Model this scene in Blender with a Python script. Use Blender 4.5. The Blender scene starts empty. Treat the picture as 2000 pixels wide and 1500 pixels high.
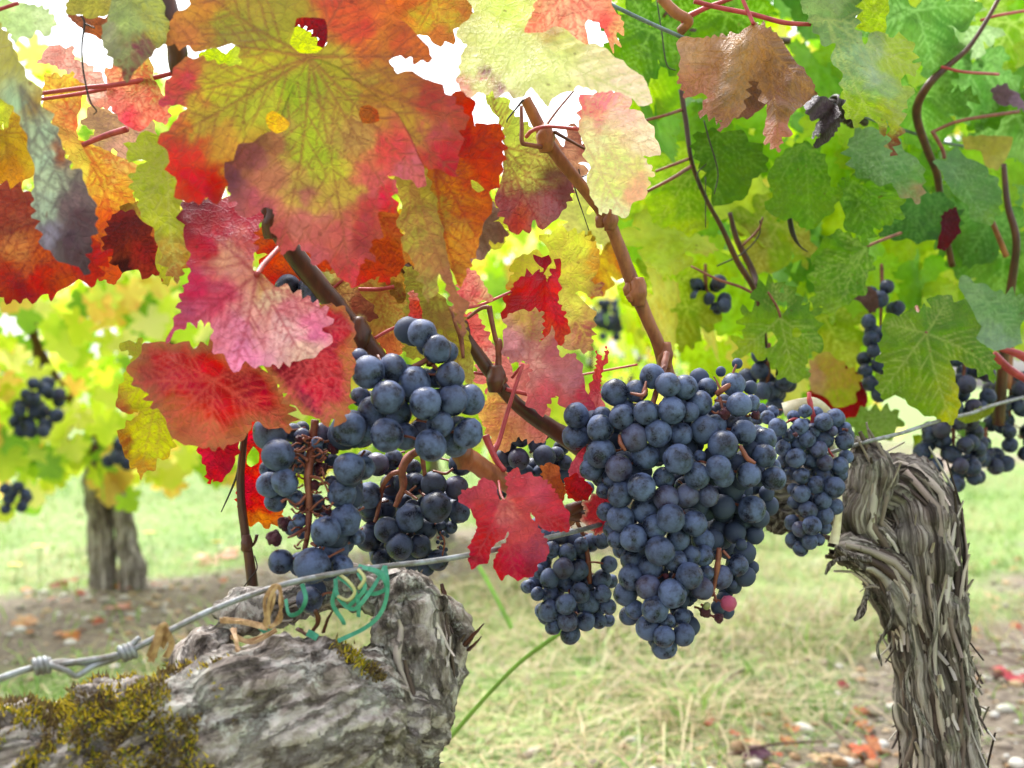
import bpy, math, random
import numpy as np
from mathutils import Vector, Matrix, noise
from mathutils.geometry import delaunay_2d_cdt
R = math.radians
random.seed(7); RNG = np.random.default_rng(7)
S = bpy.context.scene
COL = S.collection

# ---------------------------------------------------------------- camera, sky, sun, exposure
F = 2144.0            # focal length in photo pixels (2000 px wide)
CAMH = 0.47           # camera height above the ground, m
cam_d = bpy.data.cameras.new('camera'); cam = bpy.data.objects.new('camera', cam_d); COL.objects.link(cam)
cam.location = (0, 0, CAMH); cam.rotation_euler = (R(90), 0, 0)
cam_d.sensor_width = 36; cam_d.lens = 36 * F / 2000
cam_d.clip_start = 0.02; cam_d.clip_end = 500
cam_d.dof.use_dof = True; cam_d.dof.focus_distance = 0.635; cam_d.dof.aperture_fstop = cam_d.lens / 4.7
S.camera = cam
SUN_EL, SUN_AZ = R(58), R(-25)     # azimuth measured from +Y towards +X
w = bpy.data.worlds.new('World'); S.world = w; w.use_nodes = True
nt = w.node_tree; bg = nt.nodes['Background']
sky = nt.nodes.new('ShaderNodeTexSky'); sky.sky_type = 'NISHITA'; sky.sun_disc = False
sky.sun_elevation = SUN_EL; sky.sun_rotation = SUN_AZ; sky.air_density = 1.0; sky.dust_density = 4.0
hs = nt.nodes.new('ShaderNodeHueSaturation'); hs.inputs['Saturation'].default_value = 0.22
nt.links.new(sky.outputs[0], hs.inputs['Color']); nt.links.new(hs.outputs[0], bg.inputs['Color'])
bg.inputs['Strength'].default_value = 0.15
sd = bpy.data.lights.new('sun', 'SUN'); sd.energy = 1.7; sd.angle = R(32); sd.color = (1, .97, .92)
so = bpy.data.objects.new('sun', sd); COL.objects.link(so)
sv = Vector((math.sin(SUN_AZ) * math.cos(SUN_EL), math.cos(SUN_AZ) * math.cos(SUN_EL), math.sin(SUN_EL)))
so.rotation_euler = sv.to_track_quat('Z', 'Y').to_euler()
S.view_settings.view_transform = 'Standard'; S.view_settings.look = 'None'
S.view_settings.gamma = 1; S.view_settings.exposure = 1.66
S.render.resolution_x = 1024; S.render.resolution_y = 768

# ---------------------------------------------------------------- helpers
def dm(d):            # depth table -> metres
    return .72 - (.72 - d) * .7 if d < .72 else d
def P(x, y, d):       # where the ray of photo pixel (x, y) is d metres deep
    d = dm(d); return Vector(((x - 1000) / F * d, d, CAMH - (y - 750) / F * d))
def px(n, d): return n * dm(d) / F
def lin(c):
    c = np.asarray(c, float) / 255
    return np.where(c <= .04045, c / 12.92, ((c + .055) / 1.055) ** 2.4)
def _h(i, j, s):
    n = (i * 374761393 + j * 668265263 + s * 144269) & 0x7fffffff
    n = ((n ^ (n >> 13)) * 1274126177) & 0x7fffffff
    return ((n ^ (n >> 16)) & 0xffff) / 65535.0
def vn(x, y, s=0):
    xi = np.floor(x).astype(np.int64); yi = np.floor(y).astype(np.int64)
    fx = x - xi; fy = y - yi; fx = fx * fx * (3 - 2 * fx); fy = fy * fy * (3 - 2 * fy)
    a = _h(xi, yi, s); b = _h(xi + 1, yi, s); c = _h(xi, yi + 1, s); d = _h(xi + 1, yi + 1, s)
    return (a * (1 - fx) + b * fx) * (1 - fy) + (c * (1 - fx) + d * fx) * fy
def fbm(x, y, s=0, o=3):
    t = 0; a = .5; n = 0
    for k in range(o):
        t = t + a * vn(x * 2 ** k, y * 2 ** k, s + k); n += a; a *= .55
    return t / n

def mesh(name, V, Fc, mats=(), parent=None, smooth=True, col=None, attrs=None, loc=None):
    me = bpy.data.meshes.new(name)
    V = np.asarray(V, np.float32)
    if isinstance(Fc, np.ndarray):
        k = Fc.shape[1]; n = len(Fc)
        me.vertices.add(len(V)); me.vertices.foreach_set('co', V.ravel())
        me.loops.add(n * k); me.loops.foreach_set('vertex_index', Fc.astype(np.int32).ravel())
        me.polygons.add(n); me.polygons.foreach_set('loop_start', np.arange(0, n * k, k, dtype=np.int32))
        me.update(calc_edges=True)
    else:
        me.from_pydata([tuple(v) for v in V], [], Fc); me.update()
    me.validate()
    if smooth: me.polygons.foreach_set('use_smooth', [True] * len(me.polygons))
    for m in (mats if isinstance(mats, (list, tuple)) else [mats]): me.materials.append(m)
    if col is not None:
        a = me.attributes.new('col', 'FLOAT_COLOR', 'POINT')
        c = np.ones((len(V), 4), np.float32); c[:, :3] = col; a.data.foreach_set('color', c.ravel())
    for k, v in (attrs or {}).items():
        v = np.asarray(v, np.float32)
        if v.ndim == 1:
            a = me.attributes.new(k, 'FLOAT', 'POINT'); a.data.foreach_set('value', v)
        else:
            a = me.attributes.new(k, 'FLOAT_VECTOR', 'POINT'); a.data.foreach_set('vector', v.ravel())
    o = bpy.data.objects.new(name, me); COL.objects.link(o)
    if parent is not None:
        o.parent = parent; 
        if loc is None: o.location = -parent.location
    if loc is not None: o.location = loc
    return o
def empty(name, loc=(0, 0, 0)):
    o = bpy.data.objects.new(name, None); o.empty_display_size = .02; COL.objects.link(o); o.location = loc; return o
def tag(o, label=None, cat=None, group=None, kind=None):
    if label: o['label'] = label
    if cat: o['category'] = cat
    if group: o['group'] = group
    if kind: o['kind'] = kind
    return o
def smooth_path(pts, n=6):
    p = [np.array(q, float) for q in pts]
    if len(p) < 3: 
        return [p[0] + (p[1] - p[0]) * t for t in np.linspace(0, 1, n + 1)]
    out = []
    for i in range(len(p) - 1):
        a = p[i - 1] if i else 2 * p[0] - p[1]; b = p[i]; c = p[i + 1]; d = p[i + 2] if i + 2 < len(p) else 2 * p[-1] - p[-2]
        for t in np.linspace(0, 1, n, endpoint=False):
            out.append(.5 * ((2 * b) + (-a + c) * t + (2 * a - 5 * b + 4 * c - d) * t * t + (-a + 3 * b - 3 * c + d) * t ** 3))
    out.append(p[-1]); return out
def tube_geo(pts, radii, seg=10, n=6, flat=1.0, rough=0, seed=0, cap=True):
    """pts: 3D points; returns verts, faces of a capped tube"""
    q = smooth_path([tuple(p) + (r,) for p, r in zip(pts, radii)], n)
    C = [Vector(k[:3]) for k in q]; rr = [max(k[3], 1e-5) for k in q]
    V = []; Fc = []; up = None; m = len(C)
    for i in range(m):
        t = (C[min(i + 1, m - 1)] - C[max(i - 1, 0)]).normalized()
        if up is None:
            up = t.orthogonal().normalized()
        up = (up - t * up.dot(t)).normalized(); bi = t.cross(up)
        for k in range(seg):
            a = 2 * math.pi * k / seg; r = rr[i]
            if rough: r *= 1 + rough * noise.noise(Vector((math.cos(a) * 1.3 + seed, math.sin(a) * 1.3, i * .35)))
            V.append(C[i] + (up * math.cos(a) + bi * math.sin(a) * flat) * r)
    for i in range(m - 1):
        for k in range(seg):
            a = i * seg + k; b = i * seg + (k + 1) % seg
            Fc.append((a, b, b + seg, a + seg))
    if cap:
        Fc.append(tuple(range(seg))[::-1]); Fc.append(tuple(range((m - 1) * seg, m * seg)))
    return V, Fc
class MB:
    def __init__(s): s.V = []; s.F = []
    def add(s, V, Fc):
        o = len(s.V); s.V += [tuple(v) for v in V]; s.F += [tuple(i + o for i in f) for f in Fc]; return s
    def tube(s, pts, radii, **k):
        if not isinstance(radii, (list, tuple)): radii = [radii] * len(pts)
        return s.add(*tube_geo(pts, radii, **k))
    def build(s, name, mat, parent=None, **k): return mesh(name, s.V, s.F, mat, parent, **k)
def PP(L): return [P(*q) for q in L]

# ---------------------------------------------------------------- materials
def mat(name):
    m = bpy.data.materials.new(name); m.use_nodes = True
    return m, m.node_tree, m.node_tree.nodes, m.node_tree.nodes['Principled BSDF']
def N(t, kind, **k):
    n = t.nodes.new(kind)
    for a, v in k.items():
        if a[0] == '_': n.inputs[a[1:].replace('_', ' ')].default_value = v
        else: setattr(n, a, v)
    return n
def L(t, a, b): t.links.new(a, b)
def ramp(t, fac, stops):
    r = t.nodes.new('ShaderNodeValToRGB'); e = r.color_ramp.elements
    while len(e) < len(stops): e.new(.5)
    for i, (p, c) in enumerate(stops):
        e[i].position = p; e[i].color = tuple(c) + (1,) if len(c) == 3 else c
    L(t, fac, r.inputs[0]); return r
def mix(t, fac, a, b, mode='MIX'):
    n = t.nodes.new('ShaderNodeMix'); n.data_type = 'RGBA'; n.blend_type = mode
    for s, v in ((0, fac), (6, a), (7, b)):
        if hasattr(v, 'is_output'): L(t, v, n.inputs[s])
        else: n.inputs[s].default_value = v if s == 0 else (tuple(v) + (1,))
    return n.outputs[2]
def math_(t, op, a, b=0.0, c=None):
    n = t.nodes.new('ShaderNodeMath'); n.operation = op
    for i, v in enumerate((a, b) if c is None else (a, b, c)):
        if hasattr(v, 'is_output'): L(t, v, n.inputs[i])
        else: n.inputs[i].default_value = v
    return n.outputs[0]
def maprange(t, v, a, b, c=0., d=1.):
    n = t.nodes.new('ShaderNodeMapRange'); L(t, v, n.inputs[0])
    for i, q in enumerate((a, b, c, d)): n.inputs[i + 1].default_value = q
    n.interpolation_type = 'SMOOTHSTEP'; return n.outputs[0]

def leaf_material(name, trans=.36, rough=.46, detail=True, bumpd=.0006, net=.5, sat=1.03, vs=.75):
    m, t, n, b = mat(name)
    col = N(t, 'ShaderNodeAttribute', attribute_name='col').outputs['Color']
    c = col; 
    if detail:
        uv = N(t, 'ShaderNodeAttribute', attribute_name='luv').outputs['Vector']
        vein = N(t, 'ShaderNodeAttribute', attribute_name='vein').outputs['Fac']
        vc = N(t, 'ShaderNodeAttribute', attribute_name='vcol').outputs['Vector']
        n1 = N(t, 'ShaderNodeTexNoise', _Scale=180., _Detail=5., _Roughness=.65); L(t, uv, n1.inputs['Vector'])
        n2 = N(t, 'ShaderNodeTexNoise', _Scale=60., _Detail=3.); L(t, uv, n2.inputs['Vector'])
        wv = N(t, 'ShaderNodeVectorMath', operation='MULTIPLY_ADD'); L(t, n1.outputs['Color'], wv.inputs[0])
        wv.inputs[1].default_value = (.0022,) * 3; L(t, uv, wv.inputs[2])
        vo = N(t, 'ShaderNodeTexVoronoi', feature='DISTANCE_TO_EDGE', _Scale=190.); L(t, wv.outputs[0], vo.inputs['Vector'])
        vo2 = N(t, 'ShaderNodeTexVoronoi', feature='DISTANCE_TO_EDGE', _Scale=620.); L(t, wv.outputs[0], vo2.inputs['Vector'])
        ret = maprange(t, vo.outputs['Distance'], 0., .10, 1., 0.)
        ret2 = maprange(t, vo2.outputs['Distance'], 0., .14, 1., 0.)
        hsv = N(t, 'ShaderNodeHueSaturation', _Saturation=sat); L(t, col, hsv.inputs['Color'])
        L(t, maprange(t, n2.outputs['Fac'], .25, .75, .491, .509), hsv.inputs['Hue'])
        L(t, maprange(t, n1.outputs['Fac'], .3, .72, .84, 1.15), hsv.inputs['Value'])
        c = hsv.outputs[0]
        c = mix(t, math_(t, 'MULTIPLY', ret2, .16 * net), c, vc)
        c = mix(t, math_(t, 'MULTIPLY', ret, .36 * net), c, vc)
        c = mix(t, math_(t, 'MULTIPLY', vein, vs), c, vc)
        # small freckles
        vo3 = N(t, 'ShaderNodeTexVoronoi', _Scale=140.); L(t, wv.outputs[0], vo3.inputs['Vector'])
        fr = math_(t, 'MULTIPLY', maprange(t, vo3.outputs['Distance'], .10, .2, 1., 0.), maprange(t, n2.outputs['Fac'], .52, .66))
        c = mix(t, math_(t, 'MULTIPLY', fr, .55), c, (.10, .02, .015))
        h = math_(t, 'SUBTRACT', math_(t, 'MULTIPLY', n1.outputs['Fac'], .35), math_(t, 'ADD', math_(t, 'MULTIPLY', vein, .9), math_(t, 'ADD', math_(t, 'MULTIPLY', ret, .55), math_(t, 'MULTIPLY', ret2, .25))))
        bp = N(t, 'ShaderNodeBump', _Strength=.75, _Distance=bumpd); L(t, h, bp.inputs['Height'])
        L(t, bp.outputs[0], b.inputs['Normal'])
        L(t, maprange(t, n2.outputs['Fac'], .3, .7, rough - .1, rough + .15), b.inputs['Roughness'])
    else:
        b.inputs['Roughness'].default_value = rough
    L(t, c, b.inputs['Base Color']); b.inputs['Specular IOR Level'].default_value = .28
    tr = N(t, 'ShaderNodeBsdfTranslucent')
    g = N(t, 'ShaderNodeHueSaturation', _Saturation=1.03, _Value=1.3); L(t, c, g.inputs['Color']); L(t, g.outputs[0], tr.inputs['Color'])
    if detail: L(t, bp.outputs[0], tr.inputs['Normal'])
    mx = N(t, 'ShaderNodeMixShader', _Fac=trans); L(t, b.outputs[0], mx.inputs[1]); L(t, tr.outputs[0], mx.inputs[2])
    L(t, mx.outputs[0], n['Material Output'].inputs['Surface']); return m
M_LEAF = leaf_material('vine_leaf_blade'); M_LEAFG = leaf_material('green_leaf_blade', trans=.36, rough=.36, net=.2, sat=1.08, vs=.5)
M_DRY = leaf_material('dry_leaf_blade', trans=.12, rough=.34, bumpd=.0014, sat=.82)
M_FOL = leaf_material('far_leaf_blade', trans=.55, rough=.45, detail=False)

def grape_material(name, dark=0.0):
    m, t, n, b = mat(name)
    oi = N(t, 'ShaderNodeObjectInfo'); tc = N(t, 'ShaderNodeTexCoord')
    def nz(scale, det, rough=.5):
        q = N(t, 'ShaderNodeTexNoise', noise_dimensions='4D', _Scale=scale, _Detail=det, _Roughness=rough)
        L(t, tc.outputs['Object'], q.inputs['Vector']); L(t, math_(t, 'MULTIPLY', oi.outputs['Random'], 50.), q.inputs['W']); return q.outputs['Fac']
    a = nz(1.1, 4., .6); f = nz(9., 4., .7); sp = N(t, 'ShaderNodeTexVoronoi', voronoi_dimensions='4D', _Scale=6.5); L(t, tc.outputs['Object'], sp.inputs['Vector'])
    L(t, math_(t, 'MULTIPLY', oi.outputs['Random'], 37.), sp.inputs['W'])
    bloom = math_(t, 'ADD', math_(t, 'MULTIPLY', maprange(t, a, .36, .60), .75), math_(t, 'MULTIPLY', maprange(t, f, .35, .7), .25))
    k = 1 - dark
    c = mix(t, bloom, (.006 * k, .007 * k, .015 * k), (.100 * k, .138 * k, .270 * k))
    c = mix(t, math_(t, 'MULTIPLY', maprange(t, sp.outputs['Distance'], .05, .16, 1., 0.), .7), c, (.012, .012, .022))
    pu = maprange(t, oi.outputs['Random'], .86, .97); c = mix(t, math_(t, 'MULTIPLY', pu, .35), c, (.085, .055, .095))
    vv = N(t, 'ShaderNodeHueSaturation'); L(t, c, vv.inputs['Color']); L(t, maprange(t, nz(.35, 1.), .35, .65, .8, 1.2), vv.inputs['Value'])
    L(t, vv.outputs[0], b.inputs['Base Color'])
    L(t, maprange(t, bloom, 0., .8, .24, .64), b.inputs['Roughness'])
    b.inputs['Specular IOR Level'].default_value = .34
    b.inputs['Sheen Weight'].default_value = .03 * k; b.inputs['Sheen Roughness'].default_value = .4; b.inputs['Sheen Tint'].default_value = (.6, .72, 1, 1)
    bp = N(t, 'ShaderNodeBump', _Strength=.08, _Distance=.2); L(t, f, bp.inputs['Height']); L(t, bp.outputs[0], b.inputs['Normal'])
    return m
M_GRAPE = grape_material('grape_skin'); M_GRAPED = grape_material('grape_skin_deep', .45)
def plain(name, c, rough=.5, var=.35, scale=60., metal=0., bump=.0, bscale=200., coords='Object', stretch=(1, 1, 1), c2=None):
    m, t, n, b = mat(name); tc = N(t, 'ShaderNodeTexCoord'); mp = N(t, 'ShaderNodeMapping'); mp.inputs['Scale'].default_value = stretch
    L(t, tc.outputs[coords], mp.inputs[0])
    q = N(t, 'ShaderNodeTexNoise', _Scale=scale, _Detail=5., _Roughness=.65); L(t, mp.outputs[0], q.inputs['Vector'])
    c = tuple(lin(c)); c2 = tuple(lin(c2)) if c2 else tuple(x * (1 - var) for x in c)
    L(t, mix(t, maprange(t, q.outputs['Fac'], .3, .7), c2, c), b.inputs['Base Color'])
    b.inputs['Roughness'].default_value = rough; b.inputs['Metallic'].default_value = metal
    if bump:
        q2 = N(t, 'ShaderNodeTexNoise', _Scale=bscale, _Detail=4.); L(t, mp.outputs[0], q2.inputs['Vector'])
        bp = N(t, 'ShaderNodeBump', _Strength=.6, _Distance=bump); L(t, q2.outputs['Fac'], bp.inputs['Height']); L(t, bp.outputs[0], b.inputs['Normal'])
    return m
M_CANE = plain('cane_bark', (168, 104, 62), .45, c2=(110, 58, 34), scale=90., bump=.0004, bscale=300., stretch=(1, 1, .35))
M_CANED = plain('dark_cane_bark', (96, 52, 32), .4, c2=(52, 27, 18), scale=90., bump=.0004, bscale=300., stretch=(1, 1, .35))
M_PET = plain('petiole_skin', (190, 70, 75), .4, c2=(150, 45, 50), scale=120.)
M_PETG = plain('stalk_skin', (146, 84, 62), .5, c2=(104, 52, 40), scale=150.)
M_WIRE = plain('galvanised_wire', (158, 164, 170), .5, c2=(104, 96, 88), scale=120., metal=.55, bump=.0002, bscale=500.)
M_TEND = plain('dry_tendril', (45, 30, 25), .5)
M_STRAW = plain('raffia', (206, 172, 128), .65, c2=(150, 112, 76), scale=200.)
M_GREENT = plain('green_tie_plastic', (84, 166, 138), .6, c2=(25, 120, 90), scale=80.)
M_TWINE = plain('pale_twine', (190, 190, 130), .5)
M_CREAM = plain('dry_membrane', (236, 228, 200), .55, c2=(205, 190, 150), scale=80.)
M_MAROON = plain('shrivelled_grape', (95, 30, 50), .35, c2=(50, 15, 28), scale=250., bump=.001, bscale=280.)
M_PINKB = plain('pink_grape', (205, 85, 120), .35, c2=(150, 60, 95), scale=200., bump=.0006, bscale=200.)
M_UNRIPE = plain('green_grape', (140, 145, 85), .4)

def bark_material(name, a, b_, c_, lich, moss, lichamt=.5):
    m, t, n, b = mat(name)
    g = N(t, 'ShaderNodeAttribute', attribute_name='grain').outputs['Vector']; tc = N(t, 'ShaderNodeTexCoord').outputs['Object']
    q = N(t, 'ShaderNodeTexNoise', _Scale=1., _Detail=6., _Roughness=.7, _Distortion=.6); L(t, g, q.inputs['Vector'])
    q2 = N(t, 'ShaderNodeTexNoise', _Scale=3.1, _Detail=5., _Roughness=.7); L(t, g, q2.inputs['Vector'])
    r = ramp(t, q.outputs['Fac'], [(.33, a), (.46, b_), (.56, c_), (.72, tuple(min(1, x * 1.5) for x in c_))])
    r2 = ramp(t, q2.outputs['Fac'], [(.3, (.35, .3, .28)), (.6, (1, 1, 1))])
    c = mix(t, .6, r.outputs[0], r2.outputs[0], 'MULTIPLY')
    q3 = N(t, 'ShaderNodeTexNoise', _Scale=38., _Detail=6., _Roughness=.72); L(t, tc, q3.inputs['Vector'])
    q5 = N(t, 'ShaderNodeTexNoise', _Scale=600., _Detail=3.); L(t, tc, q5.inputs['Vector'])
    c = mix(t, math_(t, 'MULTIPLY', maprange(t, q3.outputs['Fac'], .53, .62), math_(t, 'MULTIPLY', maprange(t, q5.outputs['Fac'], .3, .6), lichamt)), c, lich)
    q4 = N(t, 'ShaderNodeTexNoise', _Scale=26., _Detail=5., _Roughness=.7); q4.inputs['Vector'].default_value = (0, 0, 0)
    mp = N(t, 'ShaderNodeMapping'); mp.inputs['Location'].default_value = (3, 5, 1); L(t, tc, mp.inputs[0]); L(t, mp.outputs[0], q4.inputs['Vector'])
    c = mix(t, math_(t, 'MULTIPLY', maprange(t, q4.outputs['Fac'], .56, .66), .55), c, moss)
    L(t, c, b.inputs['Base Color']); b.inputs['Roughness'].default_value = .75; b.inputs['Specular IOR Level'].default_value = .3
    vc = N(t, 'ShaderNodeTexVoronoi', feature='DISTANCE_TO_EDGE', _Scale=1.15); mw = N(t, 'ShaderNodeMapping'); mw.inputs['Scale'].default_value = (1, 1, .42); ww = N(t, 'ShaderNodeVectorMath', operation='MULTIPLY_ADD'); L(t, q2.outputs['Color'], ww.inputs[0]); ww.inputs[1].default_value = (.9, .9, .9); L(t, g, ww.inputs[2]); L(t, ww.outputs[0], mw.inputs[0]); L(t, mw.outputs[0], vc.inputs['Vector'])
    crack = maprange(t, vc.outputs['Distance'], 0., .13, 1., 0.); c = mix(t, math_(t, 'MULTIPLY', crack, .34), c, a); L(t, c, b.inputs['Base Color'])
    h = math_(t, 'SUBTRACT', math_(t, 'MULTIPLY', q.outputs['Fac'], 1.), math_(t, 'MULTIPLY', crack, .8))
    h = math_(t, 'ADD', h, math_(t, 'MULTIPLY', q2.outputs['Fac'], .5))
    h = math_(t, 'ADD', h, math_(t, 'MULTIPLY', q3.outputs['Fac'], .4))
    bp = N(t, 'ShaderNodeBump', _Strength=.9, _Distance=.0035); L(t, h, bp.inputs['Height']); L(t, bp.outputs[0], b.inputs['Normal'])
    return m
M_BARKN = bark_material('old_bark_near', (.028, .019, .015), (.27, .225, .19), (.52, .47, .43), (.52, .52, .46), (.12, .11, .03), .9)
M_BARKR = bark_material('shaggy_bark', (.014, .009, .007), (.15, .115, .095), (.46, .41, .37), (.34, .36, .26), (.08, .09, .03), .45)
def attr_mat(name, rough=.7, trans=0.):
    m, t, n, b = mat(name); c = N(t, 'ShaderNodeAttribute', attribute_name='col').outputs['Color']
    L(t, c, b.inputs['Base Color']); b.inputs['Roughness'].default_value = rough
    if trans:
        tr = N(t, 'ShaderNodeBsdfTranslucent'); L(t, c, tr.inputs['Color'])
        mx = N(t, 'ShaderNodeMixShader', _Fac=trans); L(t, b.outputs[0], mx.inputs[1]); L(t, tr.outputs[0], mx.inputs[2]); L(t, mx.outputs[0], n['Material Output'].inputs['Surface'])
    return m
M_GRASS = attr_mat('grass_blades', .5, .35); M_STONE = attr_mat('pebbles', .75); M_MOSS = attr_mat('moss_tufts', .8, .3); M_STRIP = attr_mat('bark_strips', .8)
# ---------------------------------------------------------------- leaves
GR_GRN = 'green leaves of the vine on the right'
KA = .74            # sunlit picture colours -> base colours
def resample(poly, step, amp, wl, seed, closed=True, seam=None):
    amp *= 1.75; wl *= 1.4
    p = np.array(poly, float); n = len(p); out = []
    for i in range(n):
        a, b, c, d = p[i - 1], p[i], p[(i + 1) % n], p[(i + 2) % n]
        m = max(2, int(np.hypot(*(c - b)) / step))
        for t in np.arange(m) / m:
            cr = .5 * ((2 * b) + (-a + c) * t + (2 * a - 5 * b + 4 * c - d) * t * t + (-a + 3 * b - 3 * c + d) * t ** 3)
            out.append(.45 * cr + .55 * (b + (c - b) * t))
    q = np.array(out)
    if amp > 0:
        tn = np.roll(q, -1, 0) - np.roll(q, 1, 0); ln = np.hypot(tn[:, 0], tn[:, 1]) + 1e-9
        nr = np.stack([tn[:, 1], -tn[:, 0]], 1) / ln[:, None]
        area = .5 * np.sum(q[:, 0] * np.roll(q[:, 1], -1) - np.roll(q[:, 0], -1) * q[:, 1])
        if area < 0: nr = -nr
        s = np.concatenate([[0], np.cumsum(np.hypot(*(np.diff(q, axis=0).T)))])
        wl_ = s[-1] / max(1, round(s[-1] / wl))
        ss = s + wl_ * .6 * np.sin(s / wl_ * .9 + seed)
        ph = (ss / wl_) % 1; k = np.where(ph < .6, ph / .62, (1 - ph) / .38)
        big = .15 + 2.1 * vn(s / wl_ * .8, s * 0, seed) ** 1.6
        am = (k * 1.15 - .35) * amp * big
        if seam is not None:
            sg = np.array(seam, float); sd_, _, _ = segdist(q, list(zip(sg[:-1], sg[1:]))); am = am * np.clip((sd_ - 6) / 12, 0, 1)
        q = q + nr * am[:, None]
    return q
def inside(pt, poly):
    x, y = pt[:, 0], pt[:, 1]; r = np.zeros(len(pt), bool); n = len(poly)
    for i in range(n):
        x1, y1 = poly[i]; x2, y2 = poly[(i + 1) % n]
        if y1 == y2: continue
        c = ((y1 > y) != (y2 > y)) & (x < (x2 - x1) * (y - y1) / (y2 - y1) + x1); r ^= c
    return r
def segdist(pt, segs):
    best = np.full(len(pt), 1e9); tt = np.zeros(len(pt)); ii = np.zeros(len(pt), int)
    for k, (a, b) in enumerate(segs):
        d = b - a; l2 = d @ d + 1e-12; t = np.clip(((pt - a) @ d) / l2, 0, 1)
        dd = np.hypot(*((pt - a - t[:, None] * d).T)); m = dd < best
        best[m] = dd[m]; tt[m] = t[m]; ii[m] = k
    return best, tt, ii
def sheet(out, J, tips=None, holes=(), tooth=(5, 17), res=5.0, seed=0, seam=None, vw=1.0):
    """2D leaf sheet: points, triangles, vein mask, vein distance, edge distance, size"""
    J = np.array(J, float)
    step = min(res, tooth[1] / 4) if tooth[0] > 0 else res
    B = resample(out, step, tooth[0], tooth[1], seed, seam=seam)
    Hs = [resample(h, res * .8, 0, 1, seed) for h in holes]
    lo, hi = B.min(0), B.max(0); size = float(np.max(hi - lo))
    gx, gy = np.meshgrid(np.arange(lo[0], hi[0], res), np.arange(lo[1], hi[1], res * .87))
    gx[1::2] += res * .5
    g = np.stack([gx.ravel(), gy.ravel()], 1); g += (np.stack([vn(g[:, 0], g[:, 1], 5), vn(g[:, 0], g[:, 1], 6)], 1) - .5) * res * .35
    g = g[inside(g, B)]
    for h in Hs: g = g[~inside(g, h)]
    loops = [B] + Hs; allb = np.concatenate(loops)
    dmin = np.array([np.min(np.hypot(allb[:, 0] - p[0], allb[:, 1] - p[1])) for p in g]) if len(g) else np.zeros(0)
    g = g[dmin > res * .45]
    pts = np.concatenate([allb, g]); edges = []; o = 0
    for lp in loops:
        m = len(lp); edges += [(o + i, o + (i + 1) % m) for i in range(m)]; o += m
    r = delaunay_2d_cdt([Vector(p) for p in pts], edges, [], 0, 1e-4)
    v = np.array([(a[0], a[1]) for a in r[0]]); f = np.array([q[:] for q in r[2]], int)
    c = v[f].mean(1); k = inside(c, B)
    for h in Hs: k &= ~inside(c, h)
    f = f[k]; used = np.unique(f); mp = -np.ones(len(v), int); mp[used] = np.arange(len(used)); v = v[used]; f = mp[f]
    if tips is None:
        rad = np.hypot(*((B - J).T)); order = np.argsort(-rad); tips = []
        for i in order:
            if rad[i] < .38 * rad.max(): break
            a = math.atan2(B[i][1] - J[1], B[i][0] - J[0])
            if all(abs((a - b + math.pi) % (2 * math.pi) - math.pi) > R(34) for b in [math.atan2(t[1] - J[1], t[0] - J[0]) for t in tips]):
                tips.append(tuple(B[i]))
            if len(tips) == 7: break
    segs = []; wd = []; rnd = random.Random(seed + 3)
    for T in tips:
        T = np.array(T, float); D = T - J; Ln = np.hypot(*D); nrm = np.array([-D[1], D[0]]) / Ln; cv = rnd.uniform(-.05, .05)
        pt = lambda t: J + D * t + nrm * Ln * cv * math.sin(math.pi * t)
        m = 8
        for k in range(m):
            segs.append((pt(k / m), pt((k + 1) / m))); wd.append(.0095 * (1 - .7 * k / m))
        for j, t in enumerate(np.arange(.2, .93, .115)):
            for sg in ((-1, 1) if j % 2 else (1, -1)):
                t2 = min(.95, t + rnd.uniform(-.03, .03) + .03 * sg); a = R(46 + rnd.uniform(-6, 6)) * sg
                d2 = D / Ln; d2 = np.array([d2[0] * math.cos(a) - d2[1] * math.sin(a), d2[0] * math.sin(a) + d2[1] * math.cos(a)])
                l2 = Ln * (.46 * (1 - t2) + .09); p0 = pt(t2); p1 = p0 + d2 * l2 * .5; p2 = p0 + d2 * l2 + D / Ln * l2 * .12
                segs += [(p0, p1), (p1, p2)]; wd += [.0042, .0028]
    vd, tt, ii = segdist(v, segs); wv = np.array(wd)[ii] * size * vw + res * .28 * vw
    vein = np.exp(-(vd / wv) ** 2) * np.clip(np.array(wd)[ii] / .0060 + .18, 0, 1)
    mseg = [s for s, q in zip(segs, wd) if q > .0025]
    bl = [(lp[i], lp[(i + 1) % len(lp)]) for lp in loops for i in range(len(lp))]
    ed, _, _ = segdist(v, bl)
    return v, f, vein, vd, ed, size
def paint(v, cols, seed, warp, edge=None, ed=None):
    P_ = np.array([c[:2] for c in cols], float); C_ = np.array([lin(c[2]) for c in cols])
    wx = v[:, 0] + (fbm(v[:, 0] / warp, v[:, 1] / warp, seed, 4) - .5) * warp * 2.2; wy = v[:, 1] + (fbm(v[:, 0] / warp, v[:, 1] / warp, seed + 50, 4) - .5) * warp * 2.2
    d2 = (wx[:, None] - P_[:, 0]) ** 2 + (wy[:, None] - P_[:, 1]) ** 2; k = 1 / (d2 + 9) ** 1.7
    c = (k[:, :, None] * C_).sum(1) / k.sum(1)[:, None]
    if edge is not None:
        ec, wdt = lin(edge[0]), edge[1]; m = np.clip(1.25 - ed / (wdt * (.25 + 1.5 * fbm(v[:, 0] / 28, v[:, 1] / 28, seed + 9))), 0, 1)[:, None]; c = c * (1 - m) + ec * m
    return c * KA
ICONS = 0
LEAVES = []
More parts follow.
